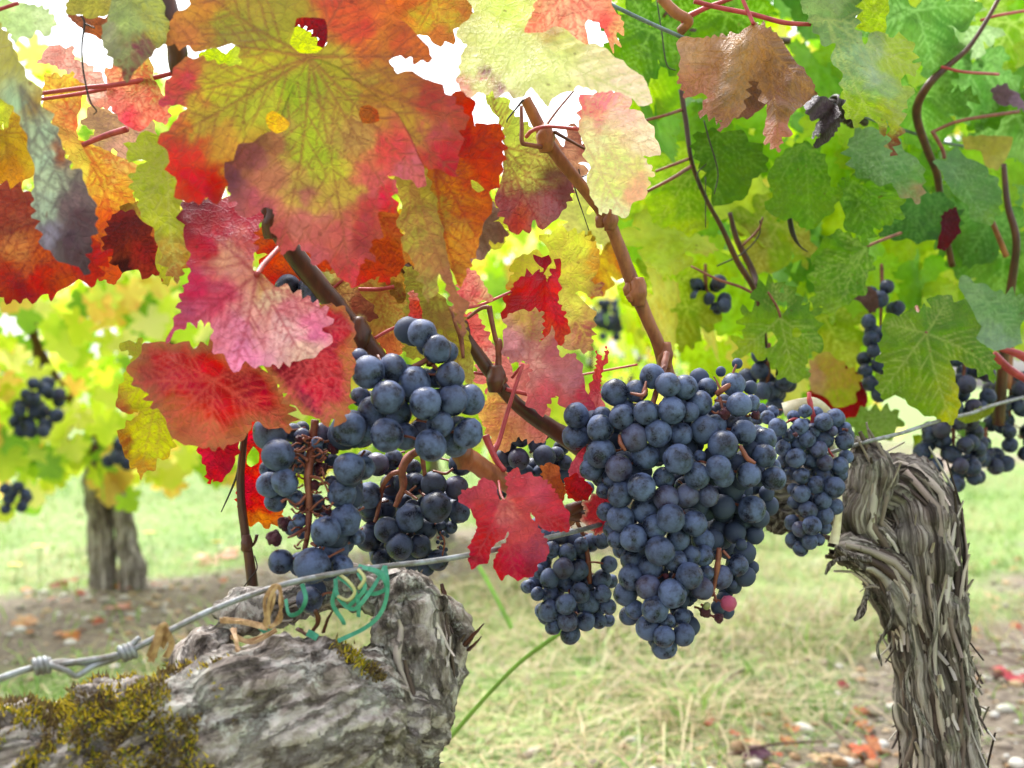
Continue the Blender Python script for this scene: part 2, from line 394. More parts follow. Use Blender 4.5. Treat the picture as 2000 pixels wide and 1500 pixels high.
def leaf(label, out, J, d, cols, s=(0, 0), b=(0, 0), tips=None, holes=(), tooth=(4.5, 16), res=5.0, vcol=None, m=None, edge=None, pet=None, petm=None,
         extra=None, group='leaves of the vine row', warp=26, wav=.05, fold=None, bul=.017, seam=None, vw=.8, gain=1, cat='leaf', name='vine_leaf'):
    global ICONS; ICONS += 1; seed = ICONS * 13
    if tooth[0] >= 2.5: tooth = (6.0, 23) if group == GR_GRN else (tooth[0] * 1.35, tooth[1] * 1.25)
    J = np.array(J, float); Y0 = dm(d); A = []; o = 0; VV, FF, VN, CC = [], [], [], []
    for k, sh in enumerate([dict(out=out, tips=tips, holes=holes, dz=0, seam=seam)] + list(extra or [])):
        v, f, vein, vd, ed, size = sheet(sh['out'], sh.get('J', J), sh.get('tips'), sh.get('holes', ()), tooth, res, seed, sh.get('seam'), .62 if group == GR_GRN else vw)
        if k == 0: S0 = size
        c = paint(v, sh.get('cols', cols), seed, warp, edge, ed)
        u = v - J; q = s[0] * u[:, 0] + s[1] * u[:, 1] + b[0] * u[:, 0] ** 2 / S0 + b[1] * u[:, 1] ** 2 / S0
        q += wav * S0 * 2 * (fbm(v[:, 0] / (S0 * .33), v[:, 1] / (S0 * .33), seed + 7) - .5) + .25 * wav * S0 * (vn(v[:, 0] / (S0 * .07), v[:, 1] / (S0 * .07), seed + 8) - .5)
        q -= bul * S0 * (1 - np.exp(-(vd / (.035 * S0)) ** 2))
        if fold: q += fold(v[:, 0], v[:, 1])
        q += sh['dz'](v[:, 0], v[:, 1]) if callable(sh.get('dz')) else 0
        Y = Y0 * (1 + q / F)
        VV.append(np.stack([(v[:, 0] - 1000) / F * Y, Y, CAMH - (v[:, 1] - 750) / F * Y], 1)); FF.append(f + o); o += len(v); VN.append(vein); CC.append(c)
    V = np.concatenate(VV); O = V[np.argmin(np.hypot(*((np.concatenate([(V[:, :1] / V[:, 1:2]) * F + 1000, (CAMH - V[:, 2:3]) / V[:, 1:2] * F + 750], 1) - J).T)))]
    V = V - O; C = np.concatenate(CC) * (.74 if group == GR_GRN else 1) * gain
    vc = lin(vcol) * KA if vcol is not None else None
    VC = np.tile(vc, (len(V), 1)) if vc is not None else np.clip(C * np.array([.62, .42, .5]), 0, 1)
    luv = np.stack([V[:, 0] + seed * .37, V[:, 2] + V[:, 1] * .5, np.full(len(V), seed * .11)], 1)
    ob = mesh(name, V, np.concatenate(FF), m or M_LEAF, None, True, C, dict(vein=np.concatenate(VN), vcol=VC, luv=luv), loc=tuple(O))
    if group == GR_GRN and m is None: ob.data.materials[0] = M_LEAFG
    tag(ob, label, cat, group); LEAVES.append(ob)
    if pet is not None:
        pts = [P(*q[:3]) for q in pet]; r = [px(q[3] if len(q) > 3 else 4, q[2]) for q in pet]
        MB().tube(pts, r, seg=8).build('petiole', petm or M_PET, ob)
    return ob
# a grape leaf outline in unit coordinates: junction at (0,0), tip at (0,1) (image y down)
HALF = [(.035, -.05), (.13, -.26), (.24, -.43), (.40, -.50), (.50, -.43), (.66, -.34), (.60, -.18), (.50, -.06), (.66, -.04), (.80, .02), (.97, .16), (.84, .28), (.80, .42), (.62, .46), (.40, .40),
        (.50, .56), (.47, .72), (.34, .80), (.24, .92), (.12, .98)]
def unit_leaf(seed, sinus=1.0, wide=1.0):
    r = random.Random(seed); j = lambda: r.uniform(-.04, .04)
    a = [(x * wide + j(), y + j()) for x, y in HALF]; a2 = [(-x * wide + j(), y + j()) for x, y in HALF]
    return a + [(j(), 1.1)] + a2[::-1]
def tleaf(label, jx, jy, size, rot, d, cols, pitch=0, yaw=0, seed=1, **k):
    """leaf of the standard shape; rot turns the tip (0 = hanging straight down), pitch/yaw tilt it"""
    ca, sa = math.cos(R(rot)), math.sin(R(rot)); cy, cp = math.cos(R(yaw)), math.cos(R(pitch))
    f = lambda x, y: (jx + (x * ca - y * sa) * size * cy, jy + (x * sa + y * ca) * size * cp)
    o = [f(*q) for q in unit_leaf(seed)]
    cl = [f(x, y) + (c,) for x, y, c in cols]
    return leaf(label, o, (jx, jy), d, cl, s=(math.tan(R(yaw)), math.tan(R(pitch))), tips=[f(0, 1.05), f(.93, .16), f(-.93, .16), f(.6, -.36), f(-.6, -.36)], **k)
# ---------------------------------------------------------------- the leaves one can point at
BX = lambda L_: [(200 + .4 * x, .4 * y) for x, y in L_]
def bx(L_): return [(200 + .4 * x, .4 * y, c) for x, y, c in L_]
GR_AUT = 'red and yellow autumn leaves of the near vine'
GR_GRN = 'green leaves of the vine on the right'
up = [(400, -150), (1420, -150), (1380, 0), (1410, 40), (1440, 90), (1510, 140), (1580, 220), (1612, 284), (1555, 300), (1480, 275), (1425, 277), (1402, 300), (1420, 345), (1480, 355), (1590, 385), (1700, 470), (1775, 560), (1785, 600), (1745, 640), (1760, 712), (1720, 760), (1740, 862), (1640, 825), (1562, 800),
      (1440, 560), (1150, 330), (1010, 290), (905, 480), (852, 620), (765, 715), (690, 820), (610, 930), (560, 965), (480, 978), (420, 988), (350, 960), (362, 900), (355, 860), (302, 830), (335, 790), (320, 740), (270, 697), (350, 600), (375, 560), (412, 530), (400, 518), (340, 510), (300, 522), (284, 492), (310, 440), (340, 380), (345, 330), (420, 283),
      (490, 285), (560, 310), (640, 324), (672, 318), (685, 290), (665, 240), (630, 210), (560, 235), (480, 247), (400, 225), (310, 212), (335, 120), (345, 75), (430, 20)]
mid = [(1010, 287), (1152, 326), (1443, 556), (1565, 797), (1578, 902), (1500, 880), (1450, 865), (1392, 856), (1440, 908), (1420, 960), (1443, 1040), (1380, 1028), (1345, 1040), (1366, 1156), (1305, 1180), (1310, 1258), (1270, 1266), (1240, 1370), (1214, 1402), (1150, 1330), (1110, 1300), (1090, 1266), (1040, 1280), (1000, 1230), (965, 1195), (905, 1226),
       (870, 1232), (855, 1170), (840, 1135), (820, 1110), (856, 1045), (835, 1014), (750, 1040), (700, 1062), (663, 1050), (650, 985), (618, 950), (615, 900), (592, 832), (640, 770), (690, 715), (780, 660), (849, 620), (902, 480)]
SEAM = BX([(1562, 800), (1440, 560), (1150, 330), (1010, 290), (905, 480), (852, 620), (800, 680)])
leaf('large olive and red leaf hanging nearest at top, two holes through it', BX(up), (606, 112), .425,
     bx([(600, 130, (152, 146, 58)), (500, 40, (190, 130, 66)), (360, 180, (198, 128, 74)), (820, 220, (165, 162, 55)), (880, 90, (156, 146, 58)), (1250, 150, (200, 84, 66)), (1180, 40, (200, 80, 66)), (700, 60, (166, 148, 62)), (1100, 320, (165, 150, 62)), (1300, 400, (172, 145, 66)), (1500, 200, (200, 100, 62)), (1320, 250, (202, 120, 62)), (380, 400, (188, 72, 72)), (300, 490, (200, 76, 88)), (550, 430, (178, 170, 58)),
         (700, 400, (168, 168, 56)), (950, 430, (150, 166, 50)), (500, 600, (190, 165, 66)), (620, 560, (176, 170, 60)), (760, 520, (165, 168, 58)), (400, 740, (206, 66, 58)), (450, 900, (196, 44, 50)), (560, 900, (160, 28, 36)), (620, 700, (200, 150, 70)), (1400, 980, (200, 50, 60)), (1650, 620, (166, 76, 82)), (1700, 780, (182, 48, 58)), (1600, 480, (172, 68, 60)), (1350, 480, (182, 130, 60)), (1200, 450, (162, 152, 55)), (1500, 600, (172, 136, 62)), (1720, 560, (182, 78, 70))]),
     s=(.05, -.15), b=(.1, .22), gain=1.02, vw=.6, tips=BX([(285, 495), (1612, 284), (1740, 862), (420, -100), (1250, -120), (300, 700), (310, 212), (1780, 590)]), holes=[BX([(915, 212), (935, 150), (948, 90), (1000, 84), (1085, 92), (1100, 150), (1094, 214), (1045, 258), (965, 258)]), BX([(797, 585), (803, 558), (830, 540), (870, 560), (915, 600), (900, 632), (850, 652), (812, 625)]), BX([(1252, 560), (1262, 522), (1300, 512), (1345, 540), (1352, 590), (1310, 604), (1270, 600)])],
     res=4.2, tooth=(4, 19), vcol=(140, 78, 56), group=GR_AUT, warp=34, wav=.045,
     seam=SEAM, bul=.005, extra=[dict(out=BX(mid), J=(606, 112), seam=SEAM, dz=lambda x, y: -.3 - 22 * np.clip((np.hypot(x - 606, y - 112) - 40) / 150, 0, 1) * np.clip((680 - x + (y - 300) * .3) / 120, 0, 1), tips=BX([(600, 835), (1578, 902), (1214, 1402), (860, 1230), (1440, 1040)]), holes=[BX([(797, 585), (803, 558), (830, 540), (870, 560), (915, 600), (900, 632), (850, 652), (812, 625)]), BX([(1252, 560), (1262, 522), (1300, 512), (1345, 540), (1352, 590), (1310, 604), (1270, 600)])],
                 cols=bx([(950, 430, (150, 166, 50)), (850, 720, (168, 110, 78)), (700, 790, (166, 92, 96)), (650, 850, (138, 78, 100)), (1000, 640, (162, 176, 55)), (1050, 740, (168, 182, 58)), (1150, 830, (182, 186, 62)), (950, 900, (188, 160, 80)), (800, 900, (186, 120, 92)), (750, 1000, (176, 88, 96)), (1000, 1050, (182, 102, 100)), (1150, 960, (192, 165, 75)), (1150, 1150, (176, 84, 86)), (1260, 1130, (150, 58, 60)), (1200, 1350, (200, 70, 70)), (1050, 1250, (180, 90, 96)), (1400, 980, (200, 50, 60)), (1420, 740, (206, 80, 82)), (1550, 850, (192, 100, 110)), (1350, 480, (182, 130, 60)), (1200, 450, (162, 152, 55)), (1250, 700, (188, 150, 85)), (1330, 900, (190, 90, 90)), (890, 1180, (172, 78, 84))]))])
leaf('pink bleached leaf with red veins hanging below the large olive leaf', [(357, 395), (360, 465), (372, 508), (370, 540), (362, 560), (350, 592), (353, 605), (336, 640), (326, 668), (350, 640), (372, 630), (402, 626), (417, 640), (413, 668), (437, 696), (458, 719), (480, 710), (518, 715), (574, 706), (616, 696), (630, 682), (642, 668), (630, 647), (644, 630), (637, 605), (616, 593), (574, 570), (539, 558), (515, 545), (502, 535), (490, 510), (500, 490), (497, 455), (515, 420), (470, 385)],
     (501, 537), .44, [(400, 430, (150, 22, 48)), (380, 400, (110, 20, 35)), (400, 490, (205, 36, 70)), (440, 500, (238, 170, 150)), (430, 450, (200, 40, 70)), (470, 470, (228, 118, 120)), (480, 430, (205, 50, 80)), (380, 560, (208, 56, 88)), (350, 610, (190, 84, 118)), (430, 590, (218, 84, 120)), (470, 640, (240, 146, 180)), (530, 580, (242, 208, 182)), (560, 640, (246, 200, 204)), (610, 650, (242, 136, 178)), (480, 690, (238, 146, 190)), (590, 690, (246, 212, 194)), (520, 560, (228, 170, 120)), (560, 610, (240, 150, 165)), (500, 620, (240, 175, 170))],
     s=(.1, -.4), b=(.5, .5), gain=1.1, vcol=(176, 46, 74), group=GR_AUT, tips=[(326, 668), (640, 610), (458, 719), (360, 420), (590, 700), (510, 430)], tooth=(4, 17), fold=lambda x, y: np.where(y < 537, (537 - y) * .05, 0), pet=[(501, 537, .435, 6), (512, 520, .45, 5.5), (530, 500, .47, 5), (550, 478, .49, 5)])
leaf('bright red leaf with wide brown withered border left of the grapes', [(280, 671), (315, 668), (350, 671), (378, 679), (420, 668), (441, 690), (480, 700), (518, 724), (539, 745), (550, 770), (567, 787), (567, 834), (525, 836), (490, 822), (483, 850), (465, 864), (420, 875), (392, 874), (367, 867), (336, 857), (325, 825), (315, 805), (294, 787), (287, 766), (259, 749), (257, 710), (276, 689)],
     (418, 742), .455, [(400, 740, (218, 22, 40)), (330, 690, (205, 28, 46)), (275, 740, (166, 76, 60)), (330, 810, (192, 110, 68)), (400, 850, (186, 112, 80)), (425, 800, (208, 25, 45)), (470, 740, (156, 24, 42)), (520, 790, (188, 24, 42)), (540, 825, (182, 112, 80)), (300, 760, (178, 60, 60)), (470, 850, (182, 98, 60)), (360, 740, (222, 30, 40)), (380, 700, (205, 25, 40)), (440, 720, (215, 40, 50))],
     s=(.25, -.15), b=(.5, .4), vcol=(226, 96, 84), gain=.85, group=GR_AUT, edge=((184, 116, 78), 20), tips=[(259, 749), (560, 830), (400, 872), (290, 680), (325, 825), (500, 715)])
leaf('crimson leaf with frayed brown edge overhanging the left grape bunch', [(560, 610), (623, 594), (647, 596), (672, 601), (682, 619), (693, 640), (690, 689), (697, 724), (686, 738), (682, 790), (668, 829), (647, 818), (626, 824), (609, 811), (574, 794), (560, 780), (539, 745), (515, 710)],
     (600, 640), .46, [(650, 620, (202, 28, 54)), (640, 700, (192, 28, 58)), (683, 700, (186, 118, 72)), (620, 760, (208, 38, 80)), (650, 812, (192, 132, 90)), (560, 740, (130, 24, 44)), (600, 790, (110, 36, 58)), (580, 720, (142, 24, 44)), (655, 760, (200, 40, 70)), (630, 660, (150, 26, 50))],
     s=(.3, -.2), b=(.4, .2), gain=.85, vcol=(224, 92, 100), group=GR_AUT, edge=((190, 124, 80), 14), tips=[(560, 780), (690, 790), (620, 824), (695, 640), (650, 820)])
leaf('yellow-green leaf with brown spots hanging at the far left of red leaves', [(238, 678), (245, 668), (252, 663), (266, 671), (276, 664), (290, 690), (330, 700), (345, 800), (340, 860), (336, 878), (318, 899), (308, 895), (301, 916), (280, 923), (276, 938), (266, 913), (254, 916), (252, 899), (245, 895), (238, 871), (231, 866), (241, 836), (255, 822), (269, 811), (274, 797), (259, 808), (238, 804), (226, 780), (231, 766), (241, 745), (245, 724), (258, 706), (256, 690)],
     (318, 740), .50, [(280, 760, (206, 214, 45)), (300, 870, (204, 212, 40)), (270, 860, (206, 208, 40)), (229, 788, (168, 84, 50)), (247, 866, (140, 66, 30)), (300, 905, (204, 170, 45)), (252, 672, (170, 175, 60)), (262, 745, (200, 212, 45)), (280, 915, (190, 130, 50)), (310, 830, (200, 210, 45))],
     s=(.1, -.1), vcol=(180, 150, 60), group=GR_AUT, tips=[(276, 935), (228, 785), (250, 668), (305, 912)], tooth=(3, 13), res=4)
leaf('deep red pointed leaf tip below the brown-edged red leaf', [(385, 880), (420, 850), (466, 850), (462, 892), (448, 923), (425, 943), (420, 934), (406, 941), (402, 910), (395, 906), (394, 892)], (440, 850), .53, [(420, 890, (172, 18, 40)), (440, 900, (150, 14, 36)), (410, 930, (190, 30, 50)), (390, 885, (205, 40, 55))], s=(.2, .2), vcol=(120, 10, 30), group=GR_AUT, tips=[(388, 882), (408, 940), (425, 942), (455, 910)], tooth=(2.5, 12), res=4)
leaf('scarlet leaf with a round hole behind the dry stem at left', [(478, 800), (500, 815), (515, 850), (520, 905), (530, 950), (545, 985), (552, 1008), (525, 1030), (505, 1020), (490, 1028), (475, 1010), (463, 975), (468, 930), (476, 880)], (500, 820), .56, [(500, 940, (222, 30, 46)), (480, 960, (205, 24, 40)), (520, 980, (210, 30, 44)), (500, 1018, (206, 120, 40)), (535, 1010, (200, 110, 45)), (510, 880, (224, 80, 50)), (485, 840, (215, 40, 50))], holes=[[(483, 890), (495, 872), (506, 885), (505, 903), (490, 912), (482, 905)]], s=(.1, 0), vcol=(150, 20, 30), group=GR_AUT, tips=[(490, 1026), (545, 1010), (465, 975)], tooth=(2.5, 12), res=4)
leaf('long drooping grey-green leaf with purple-black toothed tip at left edge', [(-60, 10), (0, 49), (21, 80), (45, 133), (80, 196), (115, 266), (135, 325), (154, 336), (166, 353), (171, 381), (192, 402), (182, 420), (191, 455), (177, 462), (180, 486), (168, 497), (175, 532), (147, 521), (115, 504), (87, 486), (79, 448), (68, 413), (65, 371), (68, 340), (65, 315), (45, 245), (28, 210), (-10, 182), (-60, 60)],
     (40, 170), .40, [(8, 110, (172, 164, 72)), (60, 200, (168, 142, 80)), (112, 295, (152, 88, 60)), (90, 262, (166, 190, 160)), (35, 205, (160, 186, 150)), (90, 360, (182, 200, 168)), (80, 400, (170, 188, 165)), (142, 390, (112, 90, 95)), (130, 470, (76, 54, 66)), (98, 455, (132, 126, 150)), (160, 500, (70, 48, 54)), (85, 310, (172, 196, 168)), (160, 430, (84, 58, 66))],
     s=(-.6, .2), fold=lambda x, y: .8 * np.abs(x - (40 + (y - 100) * .22)), vcol=(84, 70, 76), group=GR_AUT, tips=[(175, 530), (190, 402), (85, 486)], tooth=(3.5, 19), warp=20)
leaf('red and orange leaf with brown upper half at the far left', [(-60, 360), (30, 366), (75, 385), (150, 400), (190, 480), (217, 500), (196, 521), (196, 538), (178, 561), (154, 544), (133, 560), (112, 570), (100, 588), (95, 573), (80, 579), (63, 589), (45, 582), (21, 589), (0, 580), (-60, 560)],
     (110, 420), .47, [(30, 400, (166, 80, 64)), (60, 420, (182, 88, 70)), (30, 480, (228, 142, 90)), (60, 520, (232, 118, 70)), (30, 560, (152, 28, 34)), (90, 545, (218, 58, 44)), (130, 540, (222, 82, 50)), (180, 530, (222, 60, 58)), (0, 440, (160, 70, 60)), (100, 500, (230, 110, 60)), (10, 530, (200, 60, 50))],
     s=(-.1, .1), gain=.66, vcol=(120, 30, 28), group=GR_AUT, tips=[(-50, 480), (100, 588), (196, 535), (0, 580), (-40, 380)], tooth=(4, 21))
leaf('yellow and orange leaf with red veins behind red petioles at left', [(88, 150), (105, 142), (120, 150), (140, 143), (150, 158), (166, 165), (160, 190), (150, 240), (153, 272), (200, 290), (240, 310), (275, 325), (262, 350), (260, 385), (272, 400), (255, 415), (235, 420), (250, 445), (215, 465), (190, 445), (165, 400), (150, 340), (130, 300), (105, 250), (85, 200)],
     (162, 283), .55, [(120, 180, (222, 186, 80)), (130, 220, (205, 150, 90)), (200, 340, (228, 192, 78)), (240, 380, (226, 180, 74)), (170, 330, (220, 200, 90)), (225, 440, (190, 90, 60)), (240, 330, (224, 190, 110)), (110, 160, (226, 200, 90)), (200, 430, (215, 110, 60))], vcol=(188, 66, 50), group=GR_AUT, s=(.1, .1), bul=.02, tips=[(265, 330), (225, 455), (95, 150), (150, 160), (255, 400)], tooth=(3, 14),
     pet=[(162, 283, .545, 5), (205, 265, .54, 6), (248, 252, .53, 6.5)])
leaf('dark brown-red crinkled leaf with black scorched edge at left', [(203, 470), (215, 430), (228, 415), (258, 412), (285, 440), (308, 478), (303, 500), (306, 535), (290, 540), (270, 530), (245, 525), (225, 520), (220, 505), (205, 490)], (245, 425), .52, [(230, 460, (128, 50, 44)), (270, 450, (118, 46, 44)), (240, 490, (150, 58, 48)), (280, 500, (176, 54, 56)), (250, 524, (60, 22, 24)), (290, 530, (190, 60, 60))], vcol=(90, 26, 26), group=GR_AUT, s=(.1, -.1), bul=.02, tooth=(3, 13), res=4)
leaf('peach and pink leaf with thin red veins hanging among petioles upper left', [(210, 140), (230, 120), (262, 105), (290, 110), (300, 150), (325, 200), (330, 235), (312, 240), (300, 232), (290, 245), (262, 252), (245, 245), (228, 225), (212, 200), (208, 170)], (276, 106), .50, [(240, 160, (236, 172, 132)), (290, 160, (205, 180, 100)), (250, 230, (232, 92, 102)), (300, 220, (236, 150, 120)), (220, 190, (236, 150, 130)), (270, 200, (238, 160, 130)), (270, 120, (200, 170, 90))], vcol=(196, 46, 54), group=GR_AUT, s=(0, .1), tips=[(250, 250), (325, 235), (212, 195), (290, 244), (215, 140)], tooth=(3, 15), res=4)
leaf('blurred green leaf with a purple tip hanging at top left', [(230, -60), (290, -60), (320, 20), (332, 60), (325, 85), (305, 95), (295, 110), (270, 130), (258, 150), (248, 160), (240, 140), (225, 125), (212, 105), (200, 85), (200, 60), (212, 30)], (255, -30), .42, [(250, 40, (162, 178, 110)), (212, 75, (152, 150, 122)), (300, 70, (160, 152, 70)), (280, 85, (120, 62, 78)), (250, 135, (122, 58, 58)), (300, 20, (168, 172, 84)), (240, 100, (140, 140, 100))], vcol=(140, 150, 100), group=GR_AUT, s=(.3, -.2), b=(.8, 0), tooth=(3, 16))
leaf('olive leaf at the very top left behind the purple-tipped leaf', [(128, 20), (150, -40), (235, -40), (225, 20), (190, 35), (160, 28), (140, 30)], (190, -30), .46, [(180, 10, (166, 162, 70)), (140, 20, (150, 140, 70)), (220, 0, (170, 160, 80))], vcol=(140, 130, 60), group=GR_AUT, tooth=(3, 15))
leaf('small brown leaf fold below the olive leaf at top left', [(130, 25), (150, 30), (200, 36), (218, 30), (204, 78), (185, 70), (165, 60), (140, 40)], (205, 40), .49, [(150, 40, (150, 96, 72)), (190, 60, (170, 100, 60)), (205, 40, (130, 80, 60))], vcol=(110, 60, 40), group=GR_AUT, s=(.4, 0), tooth=(2, 12), res=4)
leaf('pale green blurred leaf in the top left corner against the sky', [(-40, 0), (40, 5), (85, 15), (108, 35), (105, 55), (95, 65), (75, 60), (60, 75), (40, 72), (30, 85), (10, 55), (-40, 45)], (0, 20), .85, [(50, 40, (190, 212, 150)), (90, 40, (205, 220, 170)), (0, 30, (180, 205, 130))], vcol=(170, 190, 130), group=GR_AUT, tooth=(3, 12), res=4)
leaf('pale pink leaf seen against the sky behind the hanging tendril', [(77, 122), (95, 88), (115, 95), (140, 92), (145, 115), (170, 125), (200, 150), (222, 200), (212, 212), (175, 205), (160, 170), (130, 140), (100, 125)], (150, 130), .68, [(110, 110, (232, 170, 160)), (180, 180, (238, 200, 186)), (140, 120, (236, 190, 176)), (205, 205, (235, 150, 130))], vcol=(206, 110, 100), group=GR_AUT, tooth=(3, 12), res=4)
leaf('lime green leaf hanging between the red leaf and the brown leaf', [(252, 285), (275, 265), (310, 262), (335, 285), (345, 320), (348, 360), (355, 430), (362, 480), (352, 545), (340, 545), (322, 520), (310, 480), (300, 450), (275, 420), (270, 390), (258, 370), (258, 345), (270, 325), (285, 315), (255, 302)], (330, 290), .47, [(300, 290, (176, 194, 62)), (300, 360, (172, 192, 54)), (320, 430, (178, 186, 62)), (335, 500, (176, 142, 70)), (345, 540, (170, 110, 70)), (340, 400, (165, 170, 60))], vcol=(190, 190, 100), group=GR_AUT, s=(.5, -.1), tips=[(258, 370), (345, 540), (255, 290), (275, 420)], tooth=(3.5, 17), res=4.5)
leaf('narrow lime leaf tip sticking out below the lime leaf at left', [(310, 480), (338, 510), (335, 540), (327, 560), (315, 540), (303, 515)], (322, 485), .5, [(320, 520, (206, 214, 60)), (330, 550, (200, 190, 60)), (315, 490, (190, 180, 70))], vcol=(180, 170, 80), group=GR_AUT, tooth=(2.5, 12), res=4)
leaf('yellow leaf glowing through the left hole of the large leaf', [(480, 190), (560, 190), (580, 240), (550, 300), (500, 290), (470, 240)], (540, 205), .55, [(530, 240, (240, 206, 60)), (500, 220, (235, 190, 60)), (560, 260, (240, 200, 70))], vcol=(215, 150, 50), group=GR_AUT, tooth=(2, 12))
leaf('orange-brown leaf behind the right hole of the large leaf', [(680, 180), (760, 185), (775, 240), (740, 275), (690, 260)], (720, 190), .56, [(710, 225, (168, 104, 50)), (740, 230, (190, 90, 50))], vcol=(120, 60, 30), group=GR_AUT, tooth=(2, 12))
leaf('dark red leaf seen through the notch of the large leaf', [(560, 10), (640, 10), (648, 60), (632, 94), (615, 66), (600, 52), (572, 48)], (600, 10), .52, [(610, 50, (142, 28, 28)), (630, 80, (120, 24, 28)), (580, 30, (160, 50, 40))], vcol=(90, 14, 16), group=GR_AUT, tooth=(3, 13), res=4)
leaf('lime leaf seen through the notch of the large leaf', [(545, 30), (590, 55), (615, 70), (632, 100), (622, 118), (590, 116), (555, 95)], (580, 45), .55, [(590, 85, (214, 230, 48)), (610, 95, (220, 235, 60))], vcol=(190, 200, 50), group=GR_AUT, tooth=(2, 12), res=4)
leaf('lime leaf in the left side notch of the large leaf', [(390, 105), (420, 92), (440, 106), (462, 88), (485, 110), (478, 138), (430, 140), (390, 125)], (440, 135), .55, [(430, 115, (200, 222, 50)), (465, 115, (215, 226, 80))], vcol=(160, 180, 50), group=GR_AUT, tooth=(2, 12), res=4)
leaf('red-orange leaf with yellow lower half right of the large leaf', [(850, 250), (872, 200), (890, 178), (912, 182), (926, 215), (924, 250), (952, 240), (980, 248), (984, 296), (978, 344), (960, 372), (960, 396), (948, 432), (940, 448), (932, 488), (916, 516), (900, 562), (880, 524), (864, 460), (842, 380), (825, 320)], (850, 330), .47, [(930, 300, (218, 56, 42)), (900, 270, (200, 50, 44)), (945, 260, (222, 82, 48)), (880, 360, (216, 132, 58)), (900, 450, (222, 164, 68)), (930, 420, (226, 112, 48)), (865, 400, (176, 152, 60)), (960, 340, (216, 62, 45)), (915, 500, (222, 150, 70)), (890, 330, (214, 110, 52))], vcol=(150, 46, 36), gain=.74, group=GR_AUT, s=(-.35, -.1), b=(.4, .1), holes=[[(920, 352), (932, 356), (946, 370), (934, 376), (922, 366)]], tips=[(980, 250), (900, 560), (960, 380), (935, 470)], tooth=(3, 18), res=4.5)
leaf('narrow olive leaf hanging point down beside the red-orange leaf', [(772, 350), (800, 340), (830, 330), (845, 380), (862, 440), (876, 510), (888, 560), (908, 600), (905, 650), (885, 600), (872, 560), (858, 535), (846, 580), (836, 592), (820, 540), (800, 500), (785, 480), (790, 455), (778, 440), (785, 400)], (805, 345), .455, [(820, 400, (178, 164, 70)), (800, 470, (176, 166, 72)), (830, 500, (172, 140, 76)), (860, 500, (180, 130, 80)), (840, 560, (182, 178, 84)), (890, 590, (174, 116, 86)), (845, 430, (170, 145, 70)), (880, 540, (168, 110, 84)), (900, 640, (150, 100, 80))], vcol=(160, 100, 66), group=GR_AUT, s=(.2, -.15), tips=[(838, 590), (905, 645), (785, 480)], tooth=(3, 17), res=4.5)
leaf('rusty red leaf between the large leaf and the olive one', [(688, 560), (700, 480), (722, 440), (735, 410), (775, 405), (785, 480), (786, 530), (770, 535), (755, 555), (735, 540), (715, 550)], (740, 420), .475, [(740, 480, (196, 82, 46)), (770, 440, (190, 110, 60)), (720, 530, (205, 60, 50)), (760, 520, (190, 70, 44)), (700, 545, (215, 60, 60))], vcol=(150, 50, 36), group=GR_AUT, s=(.2, 0), gain=.75, tooth=(3, 15), res=4.5)
leaf('small curled yellow leaf edge right of the large leaf', [(775, 412), (800, 412), (812, 430), (808, 445), (790, 452), (778, 452)], (780, 430), .52, [(795, 430, (242, 206, 60)), (785, 445, (225, 190, 70))], vcol=(210, 150, 50), group=GR_AUT, tooth=(1.5, 10), res=3.5)
leaf('olive-yellow leaf with red veins at the top, right of the large leaf', [(690, -50), (890, -50), (925, 25), (912, 45), (895, 50), (880, 80), (850, 88), (835, 70), (800, 66), (740, 40)], (840, -20), .5, [(840, 30, (184, 166, 60)), (880, 40, (180, 160, 64)), (860, 75, (192, 120, 70)), (800, 0, (200, 100, 60)), (905, 30, (180, 120, 70))], vcol=(176, 100, 50), group=GR_AUT, s=(0, .1), tips=[(860, 86), (915, 30), (790, 10)], tooth=(3, 17))
leaf('pale lime leaf with purple spots at top centre, overexposed', [(890, -50), (926, 24), (898, 51), (890, 69), (912, 90), (899, 108), (902, 123), (892, 132), (899, 141), (892, 162), (905, 180), (920, 192), (935, 180), (950, 186), (962, 177), (968, 192), (992, 180), (1004, 192), (1022, 189), (1037, 171), (1055, 192), (1071, 210), (1079, 192), (1118, 174), (1133, 168), (1172, 180), (1199, 177), (1235, 192), (1247, 207), (1274, 201), (1265, 168), (1256, 150), (1229, 132), (1202, 111), (1178, 93), (1160, 84), (1145, 87), (1125, 75), (1112, 63), (1100, 54), (1082, 52), (1061, 63), (1023, 63), (1040, 20), (1045, -50)],
     (1023, 66), .47, [(960, 100, (226, 234, 130)), (1010, 130, (228, 238, 150)), (940, 165, (222, 224, 140)), (1080, 120, (230, 238, 150)), (1160, 140, (244, 230, 180)), (1220, 160, (246, 220, 190)), (903, 172, (224, 150, 130)), (1000, 20, (206, 222, 90)), (1100, 70, (230, 228, 140)), (1260, 190, (246, 220, 190)), (950, 140, (120, 50, 60)), (944, 155, (190, 90, 100)), (980, 174, (130, 60, 70)), (1085, 62, (190, 150, 90)), (990, 160, (226, 234, 150)), (925, 130, (226, 232, 140)), (965, 125, (228, 236, 140))], s=(.1, -.9), b=(.2, .3), gain=1.35, vcol=(222, 226, 130), group=GR_AUT, tips=[(895, 150), (1020, 188), (1270, 198), (1071, 208), (900, 60), (935, 182)], tooth=(2, 16), warp=12, res=4.5)  # pale pigment; gain also paints the backlit overexposure into the colour
